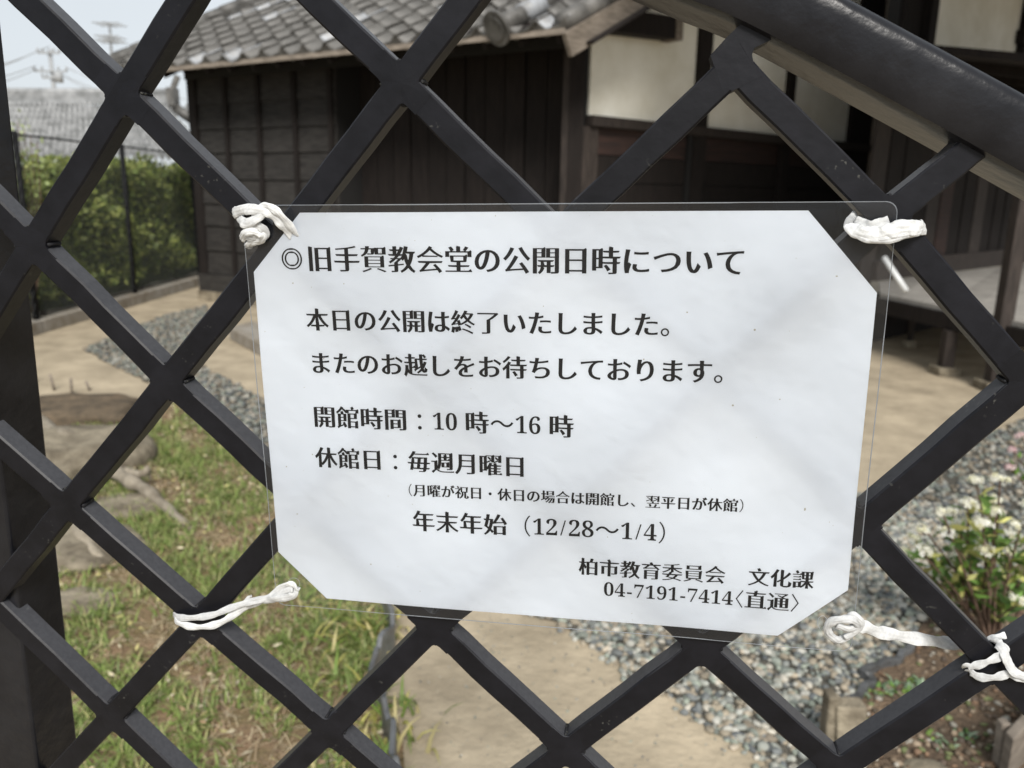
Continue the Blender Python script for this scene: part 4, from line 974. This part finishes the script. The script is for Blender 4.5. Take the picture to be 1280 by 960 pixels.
text_line('休館日：毎週月曜日', (394, 571.5), (659, 584), .0112)
text_line('（月曜が祝日・休日の場合は開館し、翌平日が休館）', (499, 612), (943, 633), .0073)
text_line('年末年始（12/28～1/4）', (515, 651), (854, 667), .0112)
text_line('柏市教育委員会　文化課', (723, 708), (1018, 726), .0108)
text_line('04-7191-7414〈直通〉', (754, 736), (1001, 754.5), .0108)

# ---- tape ties
def ribbon(pts, w_, th, seg=16, tw=0.0, n=9, taper=True):
    path = catmull([gp(px, py, z) for px, py, z in pts], n); V, F = [], []; N = len(path); ph = random.uniform(0, 6)
    for i, p in enumerate(path):
        d = path[min(i + 1, N - 1)] - path[max(i - 1, 0)]; d /= np.linalg.norm(d) + 1e-12
        zax = np.array([0, 0, 1.]) - d * d[2]; zax /= np.linalg.norm(zax) + 1e-9; sx = np.cross(d, zax); a = tw * i / N + .25 * math.sin(i * .5 + ph)
        e1 = sx * math.cos(a) + zax * math.sin(a); e2 = -sx * math.sin(a) + zax * math.cos(a); ww = w_ * (1 + .09 * math.sin(i * .5 + ph) + .03 * math.sin(i * 1.3))
        for k in range(seg * 2):
            t = math.pi * k / seg; wr = .84 + .28 * abs(math.sin(k * .8 + i * .03 + ph)) + .04 * math.sin(k * 3.1 + i * .5)
            V.append(p + e1 * math.cos(t) * ww / 2 + e2 * math.sin(t) * th / 2 * wr)
    m_ = seg * 2
    for i in range(N - 1):
        for k in range(m_): F.append((i * m_ + k, i * m_ + (k + 1) % m_, (i + 1) * m_ + (k + 1) % m_, (i + 1) * m_ + k))
    F.append(tuple(range(m_))[::-1]); F.append(tuple((N - 1) * m_ + k for k in range(m_)))
    return V, F
def tie(label, strands, knots=()):
    a = strands[0][0][0]; o_ = gp(*a); root_ = empty('plastic_tie', GO + GW @ o_, label, 'tie', 'white tape ties holding the notice')
    inv = root_.matrix_basis.inverted() @ GMAT
    for nm, pts, w_, th, tw in [('strand', *s) for s in strands] + [('knot', *s) for s in knots]:
        V, F = ribbon(pts, w_, th, tw=tw); V = [inv @ Vector(v) for v in V]; o = mesh(nm, V, F, tape_m, root_, True)
Zb = -.024
tie('white tape knotted round the bars at the top left corner of the notice',
    [([(296, 270, -.010), (293, 266, -.002), (305, 262, .003), (322, 262, .006), (338, 266, .006), (350, 277, .004), (360, 288, .001), (372, 300, -.003)], .0052, .0018, .3),
     ([(318, 272, .004), (330, 258, .006), (343, 262, .007), (356, 274, .005), (368, 290, .001), (372, 296, -.002)], .0040, .0016, -.4),
     ([(300, 268, -.004), (302, 276, .002), (308, 279, .005), (320, 274, .006), (332, 264, .006)], .0050, .0020, .5),
     ([(306, 284, .000), (313, 279, .004), (326, 285, .005), (331, 294, .002), (318, 298, .003), (306, 295, .003)], .0048, .0018, .6)],
    [([(303, 298, .000), (307, 291, .004), (318, 289, .005), (328, 294, .004), (326, 300, .002), (316, 303, .001), (310, 308, -.002)], .0042, .0026, .8)])
tie('white tape looped round the bars at the top right corner of the notice',
    [([(1070, 272, -.008), (1064, 281, .000), (1076, 291, .005), (1098, 293, .0062), (1112, 289, .0066), (1132, 285, .0062), (1147, 285, .004), (1154, 284, -.004)], .0066, .0022, .15),
     ([(1068, 277, .0), (1082, 283, .0035), (1098, 282, .0048), (1111, 277, .0040)], .0058, .0013, .1),
     ([(1066, 286, .002), (1080, 297, .0055), (1104, 300, .0066), (1128, 295, .0064), (1148, 289, .0035), (1153, 285, -.003)], .0036, .0018, -.2),
     ([(1112, 284, .0055), (1124, 280, .0060), (1142, 280, .005), (1152, 283, .000)], .0036, .0016, .1)])
tie('white tape stretched from the bottom left corner of the notice to a crossing of bars',
    [([(220, 772, -.012), (219, 768, -.004), (225, 772, .001), (245, 772, .003), (268, 768, .003), (288, 760, .002), (310, 753, .001), (335, 747, .001), (352, 740, .002), (366, 736, .003)], .0038, .0014, .5),
     ([(219, 770, -.006), (222, 778, .001), (238, 783, .003), (260, 783, .003), (280, 776, .002), (298, 764, .0), (318, 754, -.002), (340, 744, .000), (356, 732, .002), (366, 731, .003), (371, 738, .002)], .0042, .0015, -.4),
     ([(371, 733, .001), (366, 744, .003), (352, 748, .003), (336, 750, .001), (318, 752, .000), (296, 766, -.003)], .0046, .0016, .5),
     ([(270, 779, -.001), (290, 772, -.004), (308, 750, -.010), (314, 745, -.014)], .0022, .0014, .0)])
tie('long white tape pulled from the notice\'s bottom right corner to the right hand bars',
    [([(1062, 782, .003), (1078, 783, .002), (1095, 789, -.002), (1120, 794, -.008), (1150, 799, -.014), (1180, 803, -.019), (1205, 806, -.022)], .0062, .0012, .5),
     ([(1209, 836, -.016), (1208, 833, -.003), (1216, 833, -.001), (1232, 828, .0005), (1248, 821, .001), (1256, 812, .000), (1250, 805, -.003), (1244, 798, -.009)], .0040, .0010, .2),
     ([(1210, 835, -.012), (1212, 839, -.003), (1224, 846, .000), (1242, 847, .0015), (1260, 843, .0015), (1272, 846, .001), (1290, 852, .001)], .0040, .0010, .2),
     ([(1236, 799, -.010), (1246, 804, -.003), (1254, 814, .001), (1260, 828, .002), (1268, 840, .0025), (1282, 845, .002), (1300, 840, .001)], .0044, .0012, .5)],
    [([(1060, 795, .001), (1048, 800, .002), (1038, 794, .003), (1034, 784, .004), (1042, 776, .006), (1056, 774, .007), (1068, 776, .006), (1072, 782, .004), (1060, 786, .005), (1046, 782, .006)], .0040, .0028, .6),
     ([(1058, 772, .002), (1066, 769, .005), (1074, 774, .006), (1076, 782, .004), (1068, 790, .003), (1056, 797, .003)], .0036, .0024, .5),
     ([(1236, 799, -.008), (1246, 796, -.006), (1257, 794, -.006)], .0032, .0016, .2)])
# clear thread ends at two knots
def thread(label, pts):
    V, F = tube(catmull([gp(*p) for p in pts], 8), .00012, 5); o = mesh('thread', [GMAT @ Vector(v) for v in V], F, rim_m, smooth=True); prop(o, label, 'thread')
thread('fine clear thread curling from the bottom left tie', [(356, 732, .003), (364, 723, .004), (372, 724, .004), (375, 730, .003), (372, 736, .002)])
thread('fine clear thread curling from the bottom right tie', [(1036, 778, .004), (1030, 770, .005), (1024, 772, .005), (1022, 780, .003), (1026, 788, .001)])
